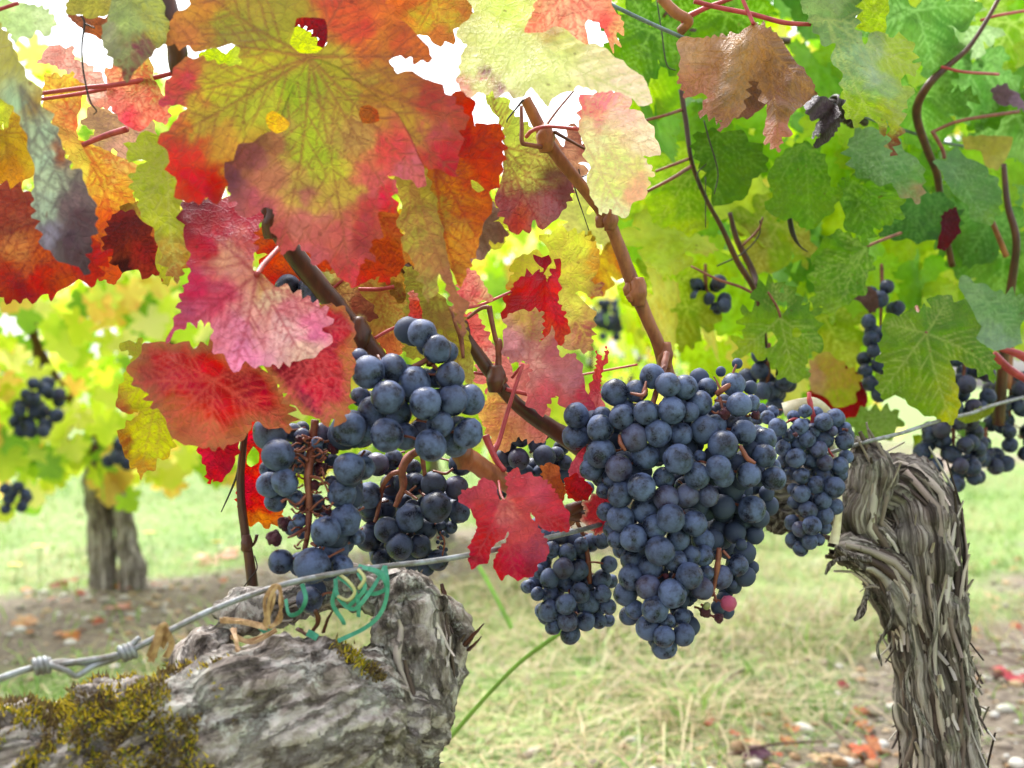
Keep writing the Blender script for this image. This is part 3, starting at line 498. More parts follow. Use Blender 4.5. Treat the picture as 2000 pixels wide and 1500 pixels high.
leaf('peach leaf with red streaks at the top centre', [(1030, -50), (1195, -50), (1195, 10), (1215, 40), (1219, 70), (1200, 60), (1214, 92), (1200, 85), (1198, 105), (1188, 80), (1178, 55), (1160, 38), (1150, 40), (1142, 48), (1145, 60), (1150, 85), (1140, 110), (1135, 150), (1118, 135), (1095, 90), (1020, 75)], (1110, -30), .51, [(1070, 20, (236, 184, 146)), (1090, 50, (234, 160, 134)), (1150, 20, (238, 170, 140)), (1180, 50, (228, 110, 100)), (1210, 60, (240, 190, 130)), (1040, 40, (228, 150, 120)), (1125, 110, (212, 120, 80)), (1120, 60, (240, 190, 160))], s=(0, .1), vcol=(212, 84, 80), group=GR_AUT, tooth=(2, 15), warp=14)
leaf('pink and pale lime leaf hanging from the brown cane, overexposed', [(1133, 222), (1136, 195), (1160, 180), (1199, 177), (1229, 186), (1235, 198), (1229, 213), (1250, 216), (1262, 234), (1277, 258), (1286, 279), (1289, 303), (1256, 306), (1277, 336), (1265, 351), (1265, 375), (1250, 387), (1235, 399), (1226, 420), (1214, 426), (1190, 408), (1175, 420), (1166, 402), (1157, 390), (1148, 360), (1150, 324), (1142, 285), (1130, 255)],
     (1130, 250), .545, [(1180, 195, (244, 130, 145)), (1148, 212, (228, 106, 124)), (1210, 230, (247, 200, 186)), (1260, 280, (247, 226, 196)), (1160, 270, (238, 238, 176)), (1200, 300, (224, 232, 140)), (1240, 370, (238, 176, 140)), (1200, 370, (218, 230, 130)), (1200, 410, (232, 234, 176)), (1240, 330, (226, 220, 130)), (1230, 195, (246, 190, 180)), (1280, 300, (248, 220, 190))], s=(.25, -.6), b=(.3, 0), gain=1.35, vcol=(240, 200, 150), group=GR_AUT, tips=[(1230, 188), (1287, 300), (1222, 424), (1160, 182), (1265, 370)], tooth=(3, 15), res=4.5, pet=[(1129, 252, .543, 4), (1070, 247, .56, 4), (1040, 255, .575, 4), (1028, 267, .585, 4)])  # colour of this pale blade lifted by gain to stand for strong backlight
leaf('leaf underside green above and purple below with dark red veins', [(965, 215), (950, 205), (960, 180), (985, 190), (1005, 225), (1040, 250), (1075, 270), (1090, 300), (1100, 330), (1117, 360), (1114, 385), (1100, 410), (1085, 430), (1060, 447), (1045, 430), (1030, 450), (1000, 455), (985, 430), (970, 400), (966, 385), (980, 350), (985, 300), (984, 260), (975, 235)], (985, 288), .66, [(980, 220, (182, 198, 84)), (1010, 260, (184, 196, 80)), (1050, 310, (188, 192, 92)), (1010, 320, (186, 196, 84)), (990, 400, (130, 74, 78)), (1070, 400, (136, 86, 92)), (1012, 425, (168, 70, 56)), (1040, 400, (140, 86, 86)), (1100, 370, (132, 80, 84)), (1040, 345, (176, 176, 90))], vcol=(126, 40, 48), group=GR_AUT, s=(-.1, .1), tips=[(985, 430), (1010, 453), (1060, 446), (1105, 405), (1095, 320), (960, 190)], tooth=(3, 15), res=4)
leaf('yellow leaf with brown corners behind the small scarlet folded leaf', [(1058, 468), (1077, 451), (1109, 449), (1144, 459), (1169, 489), (1171, 513), (1166, 535), (1150, 551), (1171, 554), (1177, 578), (1150, 578), (1136, 567), (1123, 573), (1147, 594), (1161, 616), (1158, 643), (1155, 665), (1153, 686), (1128, 683), (1104, 681), (1077, 665), (1050, 600), (1023, 560), (991, 567), (988, 557), (1004, 532), (993, 527), (1010, 503), (1042, 493), (1072, 503), (1074, 489)], (1082, 530), .7, [(1110, 480, (208, 216, 80)), (1020, 520, (208, 206, 70)), (1160, 510, (206, 150, 64)), (1172, 572, (142, 70, 70)), (1120, 600, (208, 208, 92)), (1140, 650, (162, 90, 86)), (1000, 560, (196, 130, 60)), (1130, 550, (212, 212, 80)), (1100, 630, (205, 195, 100)), (1110, 670, (190, 140, 110))], vcol=(196, 170, 80), group=GR_AUT, tips=[(1109, 449), (1170, 500), (1175, 576), (1155, 680), (990, 560), (1010, 505)], tooth=(3, 13), res=4)
leaf('small scarlet folded leaf in the gap between the two grape bunches', [(1041, 497), (1058, 504), (1072, 497), (1077, 512), (1063, 530), (1069, 550), (1085, 520), (1096, 502), (1093, 545), (1090, 590), (1100, 610), (1112, 640), (1105, 660), (1096, 670), (1080, 655), (1060, 660), (1055, 630), (1035, 610), (1010, 625), (985, 628), (987, 600), (984, 585), (1000, 570), (1003, 555), (1020, 540), (1040, 533), (1057, 535), (1060, 525), (1047, 510)], (1068, 552), .64, [(1030, 580, (214, 24, 38)), (1000, 600, (176, 18, 34)), (1085, 610, (226, 58, 58)), (1060, 510, (150, 30, 45)), (1080, 550, (216, 60, 60)), (1095, 650, (220, 70, 60))], vcol=(160, 24, 36), group=GR_AUT, fold=lambda x, y: .9 * np.abs(x - 1064), tips=[(986, 626), (1100, 668), (1055, 500), (1095, 505)], tooth=(3, 13), res=4)
leaf('mauve-pink curled leaf with ragged lobes left of the big bunch', [(1000, 610), (1020, 608), (1057, 608), (1060, 640), (1055, 665), (1070, 660), (1078, 635), (1085, 665), (1095, 700), (1110, 690), (1125, 695), (1140, 730), (1143, 760), (1160, 790), (1170, 810), (1150, 815), (1130, 805), (1110, 800), (1095, 790), (1085, 770), (1070, 790), (1060, 815), (1045, 800), (1030, 790), (1028, 760), (1040, 720), (1025, 705), (1000, 708), (985, 690), (982, 660), (990, 640), (985, 625)], (1031, 705), .595, [(1030, 625, (196, 166, 92)), (1010, 670, (216, 150, 162)), (1040, 700, (236, 172, 166)), (1080, 680, (202, 110, 122)), (1100, 740, (216, 140, 150)), (1060, 780, (226, 100, 110)), (1150, 790, (202, 70, 92)), (1045, 800, (226, 110, 112)), (1125, 740, (196, 120, 136)), (1050, 640, (205, 160, 120))], vcol=(200, 110, 112), group=GR_AUT, s=(.1, -.1), wav=.07, tips=[(1040, 608), (985, 690), (1050, 805), (1160, 805), (1125, 697), (1078, 640)], tooth=(2.5, 12), res=4)
leaf('coral red curled leaf strip beside the top of the big bunch', [(1165, 685), (1178, 705), (1185, 678), (1188, 695), (1176, 725), (1172, 760), (1180, 800), (1165, 808), (1150, 780), (1152, 760), (1160, 730), (1166, 710)], (1166, 790), .60, [(1172, 720, (236, 90, 84)), (1165, 760, (228, 76, 84)), (1165, 795, (236, 130, 130))], vcol=(190, 50, 60), group=GR_AUT, fold=lambda x, y: 1.2 * np.abs(x - 1166), tips=[(1178, 700), (1185, 682)], tooth=(2, 9), res=3)
leaf('pale pink leaf with red veins in front of the green gap', [(898, 540), (912, 525), (930, 532), (945, 555), (958, 580), (935, 592), (910, 600), (895, 590)], (900, 595), .62, [(920, 560, (240, 156, 144)), (945, 575, (240, 190, 150)), (905, 585, (232, 120, 120))], vcol=(206, 70, 80), group=GR_AUT, tooth=(2.5, 11), res=4)
leaf('pink leaf hanging behind the brown cane, veined red', [(900, 615), (930, 612), (945, 640), (965, 680), (972, 702), (940, 708), (915, 690), (900, 660)], (905, 620), .62, [(930, 650, (236, 130, 124)), (955, 690, (242, 180, 170)), (915, 640, (228, 100, 104))], vcol=(200, 66, 76), group=GR_AUT, tooth=(2.5, 11), res=4)
leaf('half green half purple-brown leaf just above the left bunch', [(620, 530), (650, 535), (672, 550), (700, 570), (720, 590), (737, 620), (715, 628), (695, 620), (725, 650), (690, 640), (650, 600), (630, 565)], (640, 560), .575, [(640, 550, (196, 196, 120)), (660, 560, (190, 150, 90)), (700, 600, (156, 88, 68)), (725, 615, (140, 76, 60)), (700, 640, (200, 205, 150)), (670, 600, (190, 160, 110))], vcol=(120, 50, 46), group=GR_AUT, tips=[(735, 620), (720, 590), (722, 650), (672, 550)], tooth=(3, 12), res=4)
leaf('yellow-olive leaf with red veins behind the lone pair of grapes', [(690, 545), (760, 545), (800, 580), (800, 660), (770, 700), (740, 670), (720, 640), (700, 600)], (740, 570), .6, [(730, 590, (208, 184, 90)), (780, 630, (210, 190, 100)), (760, 680, (214, 120, 80)), (760, 560, (200, 170, 90))], vcol=(180, 80, 60), group=GR_AUT, tooth=(3, 12), res=4)
leaf('olive leaf strip hanging vertically right of the lone pair of grapes', [(790, 520), (830, 540), (870, 590), (905, 620), (920, 680), (925, 740), (915, 752), (890, 720), (870, 690), (800, 700), (785, 660), (795, 600)], (850, 580), .575, [(820, 580, (190, 190, 84)), (890, 670, (172, 168, 60)), (915, 730, (190, 180, 90)), (800, 650, (196, 190, 80)), (870, 620, (150, 120, 70))], vcol=(150, 110, 60), group=GR_AUT, tooth=(2.5, 12), res=4)
leaf('small red leaf lobe standing behind the lone pair of grapes', [(800, 568), (815, 575), (825, 620), (815, 660), (797, 640), (800, 600)], (812, 650), .54, [(812, 600, (214, 66, 60)), (810, 640, (224, 90, 90)), (806, 575, (230, 150, 140))], vcol=(170, 40, 40), group=GR_AUT, tooth=(2, 10), res=3.5)
leaf('pale orange and pink leaf below the brown cane at centre', [(932, 805), (950, 780), (958, 750), (970, 765), (1000, 765), (1060, 785), (1080, 830), (1060, 865), (1010, 855), (985, 885), (965, 870), (950, 840)], (1010, 790), .64, [(955, 800, (242, 192, 108)), (975, 840, (238, 170, 104)), (1020, 800, (244, 168, 156)), (1060, 830, (242, 150, 146)), (1000, 830, (240, 170, 130)), (965, 765, (226, 216, 110))], vcol=(206, 110, 90), group=GR_AUT, tooth=(2.5, 12), res=4)
leaf('five-lobed coral red leaf hanging over the wire at bottom centre', [(985, 978), (973, 973), (970, 953), (960, 937), (935, 937), (933, 947), (903, 960), (895, 980), (913, 988), (928, 1013), (932, 1033), (918, 1063), (917, 1090), (920, 1113), (937, 1102), (953, 1100), (960, 1070), (983, 1050), (992, 1040), (993, 1053), (977, 1070), (963, 1100), (970, 1120), (980, 1133), (993, 1122), (1012, 1135), (1023, 1128), (1040, 1127), (1053, 1100), (1073, 1080), (1068, 1057), (1053, 1033), (1037, 1000), (1040, 1013), (1060, 1033), (1073, 1037), (1093, 1037), (1112, 1038), (1112, 1017), (1107, 997), (1093, 973), (1073, 947), (1057, 933), (1042, 930), (1037, 922), (1018, 927), (1010, 912), (988, 930), (992, 957)],
     (986, 980), .495, [(1010, 945, (228, 80, 92)), (920, 962, (228, 92, 108)), (990, 1000, (230, 126, 124)), (940, 1035, (208, 40, 60)), (950, 1000, (226, 70, 84)), (935, 1090, (186, 28, 52)), (1020, 1040, (216, 88, 94)), (1050, 1060, (166, 70, 92)), (1000, 1110, (192, 24, 56)), (1040, 1110, (152, 36, 62)), (1080, 1000, (206, 64, 82)), (1040, 950, (218, 90, 104)), (980, 1090, (200, 36, 64)), (1095, 1025, (180, 40, 60))], s=(.15, -.25), b=(.3, .4), vcol=(196, 74, 84), group=GR_AUT, tips=[(897, 975), (920, 1110), (1010, 1133), (1112, 1035), (1012, 915), (1072, 1080)], tooth=(2.2, 12), res=3.6, bul=.02, pet=[(986, 980, .497, 3), (978, 965, .51, 3), (974, 940, .53, 3)])
leaf('small orange-brown leaf behind the coral red leaf', [(1058, 912), (1075, 903), (1092, 915), (1095, 935), (1106, 955), (1098, 980), (1072, 965), (1062, 945)], (1070, 950), .60, [(1075, 920, (226, 132, 84)), (1090, 950, (206, 104, 60)), (1080, 965, (170, 80, 50))], vcol=(160, 70, 50), group=GR_AUT, tooth=(2, 9), res=3.5)
leaf('bright pink leaf tip pressed against the big bunch', [(1110, 920), (1125, 890), (1143, 872), (1150, 905), (1142, 935), (1118, 935)], (1138, 930), .58, [(1130, 910, (240, 120, 136)), (1140, 890, (232, 90, 110))], vcol=(206, 60, 86), group=GR_AUT, tooth=(1.5, 9), res=3.5)
leaf('small scarlet leaf tucked between coral leaf and big bunch', [(1102, 935), (1125, 928), (1142, 938), (1158, 955), (1145, 978), (1110, 972)], (1112, 962), .57, [(1120, 950, (224, 48, 58)), (1140, 960, (214, 40, 50))], vcol=(150, 24, 30), group=GR_AUT, tooth=(2, 9), res=3.5)
leaf('small rose leaf with pale edge touching the big bunch below', [(1138, 985), (1155, 970), (1170, 958), (1195, 980), (1195, 1030), (1165, 1045), (1150, 1030), (1133, 1015), (1145, 1000)], (1190, 975), .57, [(1160, 990, (226, 70, 88)), (1150, 1020, (240, 130, 130)), (1180, 1010, (216, 60, 76))], vcol=(190, 50, 66), group=GR_AUT, edge=((244, 190, 170), 4), tooth=(2, 9), res=3.5)
# ---- the right side
leaf('brown withered leaf, shrivelled and wet, hanging at top right', [(1471, 46), (1454, 60), (1433, 67), (1370, 74), (1331, 72), (1321, 84), (1328, 105), (1328, 126), (1325, 158), (1335, 175), (1338, 192), (1370, 182), (1384, 192), (1366, 219), (1395, 231), (1412, 238), (1403, 252), (1419, 249), (1433, 231), (1443, 229), (1455, 200), (1462, 165), (1472, 148), (1482, 165), (1490, 195), (1499, 224), (1492, 252), (1496, 276), (1520, 294), (1524, 276), (1541, 259), (1541, 224), (1559, 213), (1580, 196), (1592, 182), (1587, 158), (1566, 133), (1545, 108), (1524, 73), (1496, 52)], (1474, 50), .66,
     [(1350, 110, (186, 132, 88)), (1360, 160, (192, 112, 62)), (1440, 110, (170, 122, 74)), (1420, 170, (142, 104, 62)), (1520, 270, (188, 86, 36)), (1560, 170, (134, 78, 34)), (1510, 130, (150, 100, 50)), (1345, 180, (170, 84, 50)), (1420, 235, (150, 84, 46)), (1480, 80, (160, 106, 60)), (1540, 130, (120, 70, 32)), (1530, 210, (140, 88, 50))], m=M_DRY, gain=1.35, vcol=(206, 146, 76), wav=.12, warp=16, s=(.05, -.2), fold=lambda x, y: 26 * np.sin((x - 1471) * .052 + (y - 60) * .008) * np.clip((y - 60) / 80, 0, 1), tips=[(1325, 80), (1330, 180), (1412, 240), (1520, 292), (1590, 180), (1440, 228)], tooth=(3, 13), res=3.6, bul=.02, cat='dry leaf', name='dry_leaf', group=None, pet=[(1472, 47, .66, 4), (1462, 25, .665, 4), (1442, -20, .67, 4)])
leaf('brown inner flap curled behind the withered leaf', [(1425, 150), (1468, 140), (1495, 160), (1498, 200), (1470, 226), (1440, 230), (1425, 200)], (1460, 145), .69, [(1450, 170, (120, 84, 56)), (1470, 210, (150, 84, 56)), (1480, 180, (110, 70, 46))], m=M_DRY, vcol=(150, 96, 50), tooth=(2.5, 12), res=4, cat='dry leaf', name='dry_leaf', group=None)
leaf('glossy pale green folded leaf with lime edge right of the withered leaf', [(1600, -50), (1566, 0), (1566, 17), (1580, 33), (1583, 45), (1608, 84), (1629, 87), (1627, 112), (1646, 147), (1643, 175), (1650, 196), (1650, 224), (1678, 245), (1688, 224), (1713, 241), (1725, 259), (1730, 235), (1739, 273), (1739, 301), (1755, 273), (1762, 245), (1758, 217), (1774, 213), (1769, 196), (1774, 175), (1755, 150), (1793, 140), (1783, 119), (1786, 101), (1776, 77), (1744, 75), (1737, 65), (1713, 68), (1690, 85), (1672, 55), (1675, 20), (1670, -50)], (1617, 37), .70,
     [(1640, 60, (140, 178, 110)), (1670, 115, (168, 200, 152)), (1700, 150, (176, 200, 165)), (1620, 5, (150, 176, 110)), (1750, 100, (186, 212, 50)), (1765, 120, (190, 214, 50)), (1690, 220, (172, 206, 45)), (1740, 220, (186, 202, 60)), (1744, 285, (132, 68, 38)), (1720, 185, (160, 196, 120)), (1655, 30, (100, 140, 70)), (1660, 190, (170, 208, 48)), (1650, 140, (160, 195, 130))], vcol=(196, 206, 120), group=GR_GRN, s=(.2, -.35), fold=lambda x, y: .8 * np.maximum(0, (x - 1640) - (y - 40) * .55), tips=[(1790, 130), (1740, 298), (1580, 40), (1660, 230), (1765, 80)], tooth=(3, 15), res=4)
leaf('lime leaf lobe at top edge right of the glossy pale leaf', [(1672, -50), (1730, -50), (1736, 20), (1725, 50), (1705, 68), (1690, 64), (1672, 40)], (1700, -30), .73, [(1705, 20, (172, 204, 45)), (1715, 50, (180, 210, 60))], vcol=(196, 210, 90), group=GR_GRN, tooth=(3, 13), res=4)
leaf('large clean green leaf with yellow rim low at the right', [(1775, 610), (1812, 602), (1820, 580), (1850, 576), (1865, 588), (1899, 599), (1904, 632), (1914, 670), (1936, 685), (1944, 719), (1936, 736), (1910, 726), (1880, 708), (1854, 704), (1865, 738), (1872, 756), (1869, 768), (1876, 790), (1861, 828), (1835, 820), (1812, 809), (1790, 801), (1775, 790), (1771, 771), (1749, 775), (1719, 775), (1715, 738), (1730, 722), (1715, 696), (1726, 670), (1719, 648), (1734, 621)], (1809, 651), .80, [(1800, 700, (120, 166, 44)), (1850, 640, (110, 158, 50)), (1760, 650, (128, 172, 52)), (1840, 780, (150, 182, 42)), (1865, 815, (206, 206, 44)), (1920, 700, (104, 150, 46)), (1750, 750, (136, 176, 46)), (1872, 770, (200, 200, 45)), (1810, 790, (140, 180, 42)), (1830, 600, (100, 150, 52))], vcol=(196, 206, 120), group=GR_GRN, s=(.1, -.25), b=(.3, .2), tips=[(1860, 826), (1940, 722), (1720, 770), (1850, 578), (1730, 630)], tooth=(3, 14), res=3.8)
leaf('green leaf with two holes beside the brown canes at right', [(1467, 576), (1482, 557), (1512, 548), (1529, 576), (1516, 588), (1514, 602), (1527, 616), (1537, 602), (1535, 580), (1533, 554), (1550, 565), (1572, 599), (1595, 610), (1595, 632), (1604, 662), (1602, 689), (1576, 692), (1569, 711), (1582, 730), (1569, 741), (1550, 749), (1535, 738), (1520, 738), (1518, 719), (1505, 719), (1497, 692), (1482, 700), (1467, 692), (1438, 696), (1441, 662), (1456, 648), (1449, 625), (1452, 610), (1485, 600)], (1524, 620), .82, [(1550, 660, (132, 178, 50)), (1490, 640, (138, 184, 54)), (1560, 590, (108, 156, 50)), (1490, 570, (104, 150, 52)), (1550, 730, (150, 190, 60)), (1455, 680, (176, 206, 60)), (1590, 660, (120, 170, 56))], vcol=(196, 210, 120), group=GR_GRN, holes=[[(1494, 652), (1508, 648), (1519, 665), (1510, 676), (1495, 680)], [(1547, 642), (1558, 640), (1566, 650), (1560, 659), (1548, 657)]], tips=[(1440, 690), (1555, 748), (1602, 680), (1510, 550), (1536, 556)], tooth=(3, 12), res=3.6, s=(.1, -.1))
leaf('green leaf hanging edge-down from its stalk at right of centre', [(1692, 482), (1674, 467), (1640, 449), (1610, 467), (1587, 501), (1599, 516), (1576, 539), (1595, 565), (1584, 595), (1610, 602), (1625, 632), (1647, 587), (1689, 576), (1692, 539), (1707, 520)], (1692, 484), .86, [(1640, 510, (108, 160, 46)), (1660, 560, (100, 150, 44)), (1610, 560, (120, 168, 50)), (1625, 620, (150, 190, 60)), (1600, 500, (110, 156, 50))], vcol=(176, 200, 110), group=GR_GRN, tips=[(1625, 630), (1584, 592), (1580, 538), (1640, 450), (1690, 575)], tooth=(3, 13), res=4, s=(.2, -.1))
leaf('broad green leaf right below the withered leaf', [(1570, 277), (1540, 290), (1510, 320), (1500, 350), (1510, 385), (1495, 410), (1530, 430), (1550, 425), (1560, 440), (1580, 448), (1600, 440), (1610, 420), (1632, 410), (1640, 380), (1620, 355), (1615, 320), (1600, 290)], (1570, 280), .83, [(1560, 340, (114, 168, 36)), (1600, 400, (124, 174, 42)), (1530, 400, (126, 178, 44)), (1570, 430, (120, 176, 46)), (1600, 310, (98, 150, 44))], vcol=(150, 190, 80), group=GR_GRN, tips=[(1580, 446), (1500, 408), (1636, 400), (1510, 320), (1615, 320)], tooth=(3, 14), res=4, s=(0, -.15))
leaf('wet grey-green leaf with browned tip below the glossy pale leaf', [(1654, 284), (1680, 250), (1720, 255), (1755, 285), (1790, 310), (1804, 330), (1802, 375), (1795, 393), (1770, 385), (1745, 370), (1742, 355), (1715, 355), (1690, 350), (1665, 330)], (1656, 286), .80, [(1700, 280, (120, 166, 92)), (1750, 320, (116, 170, 90)), (1790, 350, (132, 184, 92)), (1792, 388, (190, 160, 120)), (1690, 330, (96, 150, 60)), (1740, 290, (140, 182, 120))], vcol=(160, 196, 130), group=GR_GRN, tips=[(1796, 390), (1800, 330), (1740, 360), (1720, 256)], tooth=(3, 13), res=4, s=(.1, -.5))
leaf('green leaf with rounded teeth under the wet grey-green leaf', [(1640, 355), (1665, 345), (1690, 360), (1720, 360), (1745, 375), (1763, 395), (1755, 425), (1730, 440), (1705, 450), (1697, 475), (1670, 455), (1650, 440), (1645, 400)], (1665, 352), .83, [(1690, 400, (108, 164, 38)), (1740, 410, (130, 182, 48)), (1690, 450, (112, 166, 44)), (1660, 400, (92, 144, 36))], vcol=(150, 190, 90), group=GR_GRN, tooth=(3.5, 14), res=4, s=(.1, -.2))
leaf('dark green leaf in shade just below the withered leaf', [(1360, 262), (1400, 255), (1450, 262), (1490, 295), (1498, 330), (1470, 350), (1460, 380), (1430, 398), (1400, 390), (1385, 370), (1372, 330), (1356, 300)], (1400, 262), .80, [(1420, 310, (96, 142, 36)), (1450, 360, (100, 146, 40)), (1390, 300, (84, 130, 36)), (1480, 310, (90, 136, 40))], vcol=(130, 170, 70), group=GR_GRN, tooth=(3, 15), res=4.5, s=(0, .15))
leaf('wavy blue-green leaf with curled edge at the upper right', [(1835, 320), (1855, 303), (1885, 305), (1915, 320), (1945, 350), (1957, 380), (1948, 420), (1930, 440), (1905, 430), (1885, 400), (1860, 375), (1845, 350)], (1850, 318), .86, [(1890, 340, (116, 166, 92)), (1930, 380, (124, 176, 96)), (1910, 410, (130, 184, 90)), (1860, 330, (130, 176, 116)), (1940, 420, (140, 190, 80))], vcol=(156, 196, 130), group=GR_GRN, tooth=(3, 14), res=4, s=(.1, -.4), wav=.06)
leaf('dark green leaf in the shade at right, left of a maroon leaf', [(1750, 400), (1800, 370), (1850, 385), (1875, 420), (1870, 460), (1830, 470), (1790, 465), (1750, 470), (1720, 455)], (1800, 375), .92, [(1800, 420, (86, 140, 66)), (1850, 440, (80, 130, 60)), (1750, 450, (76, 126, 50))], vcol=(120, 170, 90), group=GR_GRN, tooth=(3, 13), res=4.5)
leaf('bright lime leaf lit from behind, left of the right-hand canes', [(1262, 395), (1290, 370), (1320, 340), (1355, 330), (1375, 360), (1384, 410), (1374, 440), (1350, 465), (1330, 450), (1310, 440), (1280, 440)], (1350, 340), .88, [(1300, 400, (172, 212, 34)), (1350, 400, (140, 190, 32)), (1350, 450, (186, 216, 50)), (1330, 360, (130, 180, 36))], vcol=(200, 220, 90), group=GR_GRN, tooth=(3, 14), res=4, s=(0, .1))
leaf('wet pale blue-green leaf beside the red stalks at right edge', [(1873, 560), (1880, 543), (1920, 555), (1945, 570), (1985, 575), (2015, 590), (1998, 630), (1982, 660), (1972, 682), (1930, 680), (1905, 665), (1912, 640), (1895, 600)], (1930, 590), .84, [(1920, 575, (140, 184, 120)), (1960, 620, (132, 182, 110)), (1950, 665, (170, 200, 170)), (1900, 580, (150, 190, 130)), (1990, 600, (120, 172, 80))], vcol=(170, 206, 140), group=GR_GRN, tooth=(3, 13), res=4, s=(.1, -.45))
leaf('yellow leaf with pink tinge below the green leaf with two holes', [(1585, 700), (1620, 690), (1650, 715), (1680, 735), (1672, 770), (1665, 790), (1630, 795), (1605, 770), (1580, 750)], (1630, 700), .95, [(1620, 730, (224, 206, 90)), (1650, 770, (196, 214, 70)), (1595, 740, (238, 190, 150)), (1660, 740, (220, 200, 80))], vcol=(200, 130, 80), group=GR_GRN, tooth=(2.5, 11), res=4)
leaf('dark crimson leaf behind the yellow leaf at lower right', [(1575, 770), (1600, 745), (1660, 725), (1692, 760), (1688, 810), (1640, 825), (1600, 810)], (1640, 740), 1.0, [(1600, 770, (190, 26, 36)), (1670, 760, (150, 16, 30)), (1650, 805, (214, 60, 56))], vcol=(130, 10, 24), group=GR_GRN, tooth=(2.5, 11), res=4)
leaf('pale green leaf lying behind the lower wire at right', [(1655, 825), (1690, 800), (1745, 800), (1762, 830), (1725, 856), (1685, 858)], (1750, 812), .95, [(1690, 830, (142, 184, 80)), (1730, 825, (160, 196, 90))], vcol=(180, 205, 120), group=GR_GRN, tooth=(2.5, 11), res=4)
leaf('thin yellow-green leaf edge resting on the lower wire', [(1870, 818), (1905, 800), (1945, 788), (1938, 806), (1910, 822), (1885, 826)], (1940, 792), .90, [(1900, 810, (176, 190, 60)), (1930, 798, (160, 176, 60))], vcol=(190, 200, 110), group=GR_GRN, tooth=(1.5, 9), res=3.5)
leaf('green leaf hanging between the far bunches below the wire', [(1880, 805), (1920, 825), (1930, 870), (1908, 888), (1890, 862), (1875, 840)], (1890, 810), 1.0, [(1905, 850, (120, 172, 70)), (1920, 870, (160, 200, 140))], vcol=(160, 200, 110), group=GR_GRN, tooth=(2.5, 11), res=4)
leaf('lime leaf hanging left of the far bunch under the wire', [(1790, 850), (1815, 855), (1822, 890), (1812, 925), (1795, 905), (1782, 875)], (1800, 852), 1.0, [(1800, 880, (172, 200, 40)), (1812, 905, (150, 190, 50))], vcol=(190, 205, 90), group=GR_GRN, tooth=(2.5, 11), res=4)
leaf('curled purple-grey leaf right of the withered leaf', [(1570, 205), (1590, 188), (1615, 190), (1640, 215), (1642, 240), (1622, 272), (1596, 290), (1588, 282), (1605, 262), (1585, 268), (1600, 232), (1585, 236)], (1590, 195), .74, [(1600, 205, (122, 104, 124)), (1625, 235, (84, 58, 76)), (1600, 280, (70, 54, 60))], m=M_DRY, vcol=(80, 60, 76), fold=lambda x, y: 14 * np.sin((x + y) * .09), tooth=(2, 11), res=3.6, group=GR_GRN)
leaf('maroon withered leaf high among the green leaves at right', [(1840, 420), (1868, 405), (1875, 450), (1862, 470), (1845, 490), (1830, 482), (1838, 450)], (1862, 410), .9, [(1850, 430, (110, 40, 56)), (1850, 465, (130, 20, 40))], vcol=(80, 20, 30), group=GR_GRN, tooth=(2, 11), res=4)
leaf('pinkish purple glossy leaf at the right edge near the top', [(1935, 175), (1960, 165), (1990, 185), (2005, 215), (1975, 205), (1950, 205)], (1975, 180), .95, [(1950, 190, (150, 110, 130)), (1985, 200, (190, 150, 190))], vcol=(110, 80, 100), group=GR_GRN, tooth=(2, 11), res=4)
leaf('pale yellow leaf square to the light at the right edge', [(1880, 268), (1930, 265), (1978, 268), (1970, 300), (1950, 330), (1925, 325), (1915, 295), (1885, 290)], (1890, 270), .95, [(1930, 285, (222, 206, 100)), (1950, 310, (226, 214, 120))], vcol=(190, 170, 80), group=GR_GRN, tooth=(1.5, 11), res=4)
leaf('glossy rust-brown leaf behind the far bunch at right', [(1660, 580), (1690, 560), (1712, 570), (1716, 600), (1700, 612), (1680, 590)], (1710, 575), .95, [(1690, 580, (140, 90, 86)), (1705, 600, (110, 60, 50))], m=M_DRY, vcol=(90, 50, 40), group=GR_GRN, tooth=(1.5, 11), res=4)
G5 = lambda a, b2: [(0, 0, a), (0, .8, b2), (.7, .1, b2), (-.7, .1, a), (.4, .5, a), (-.4, .5, b2)]
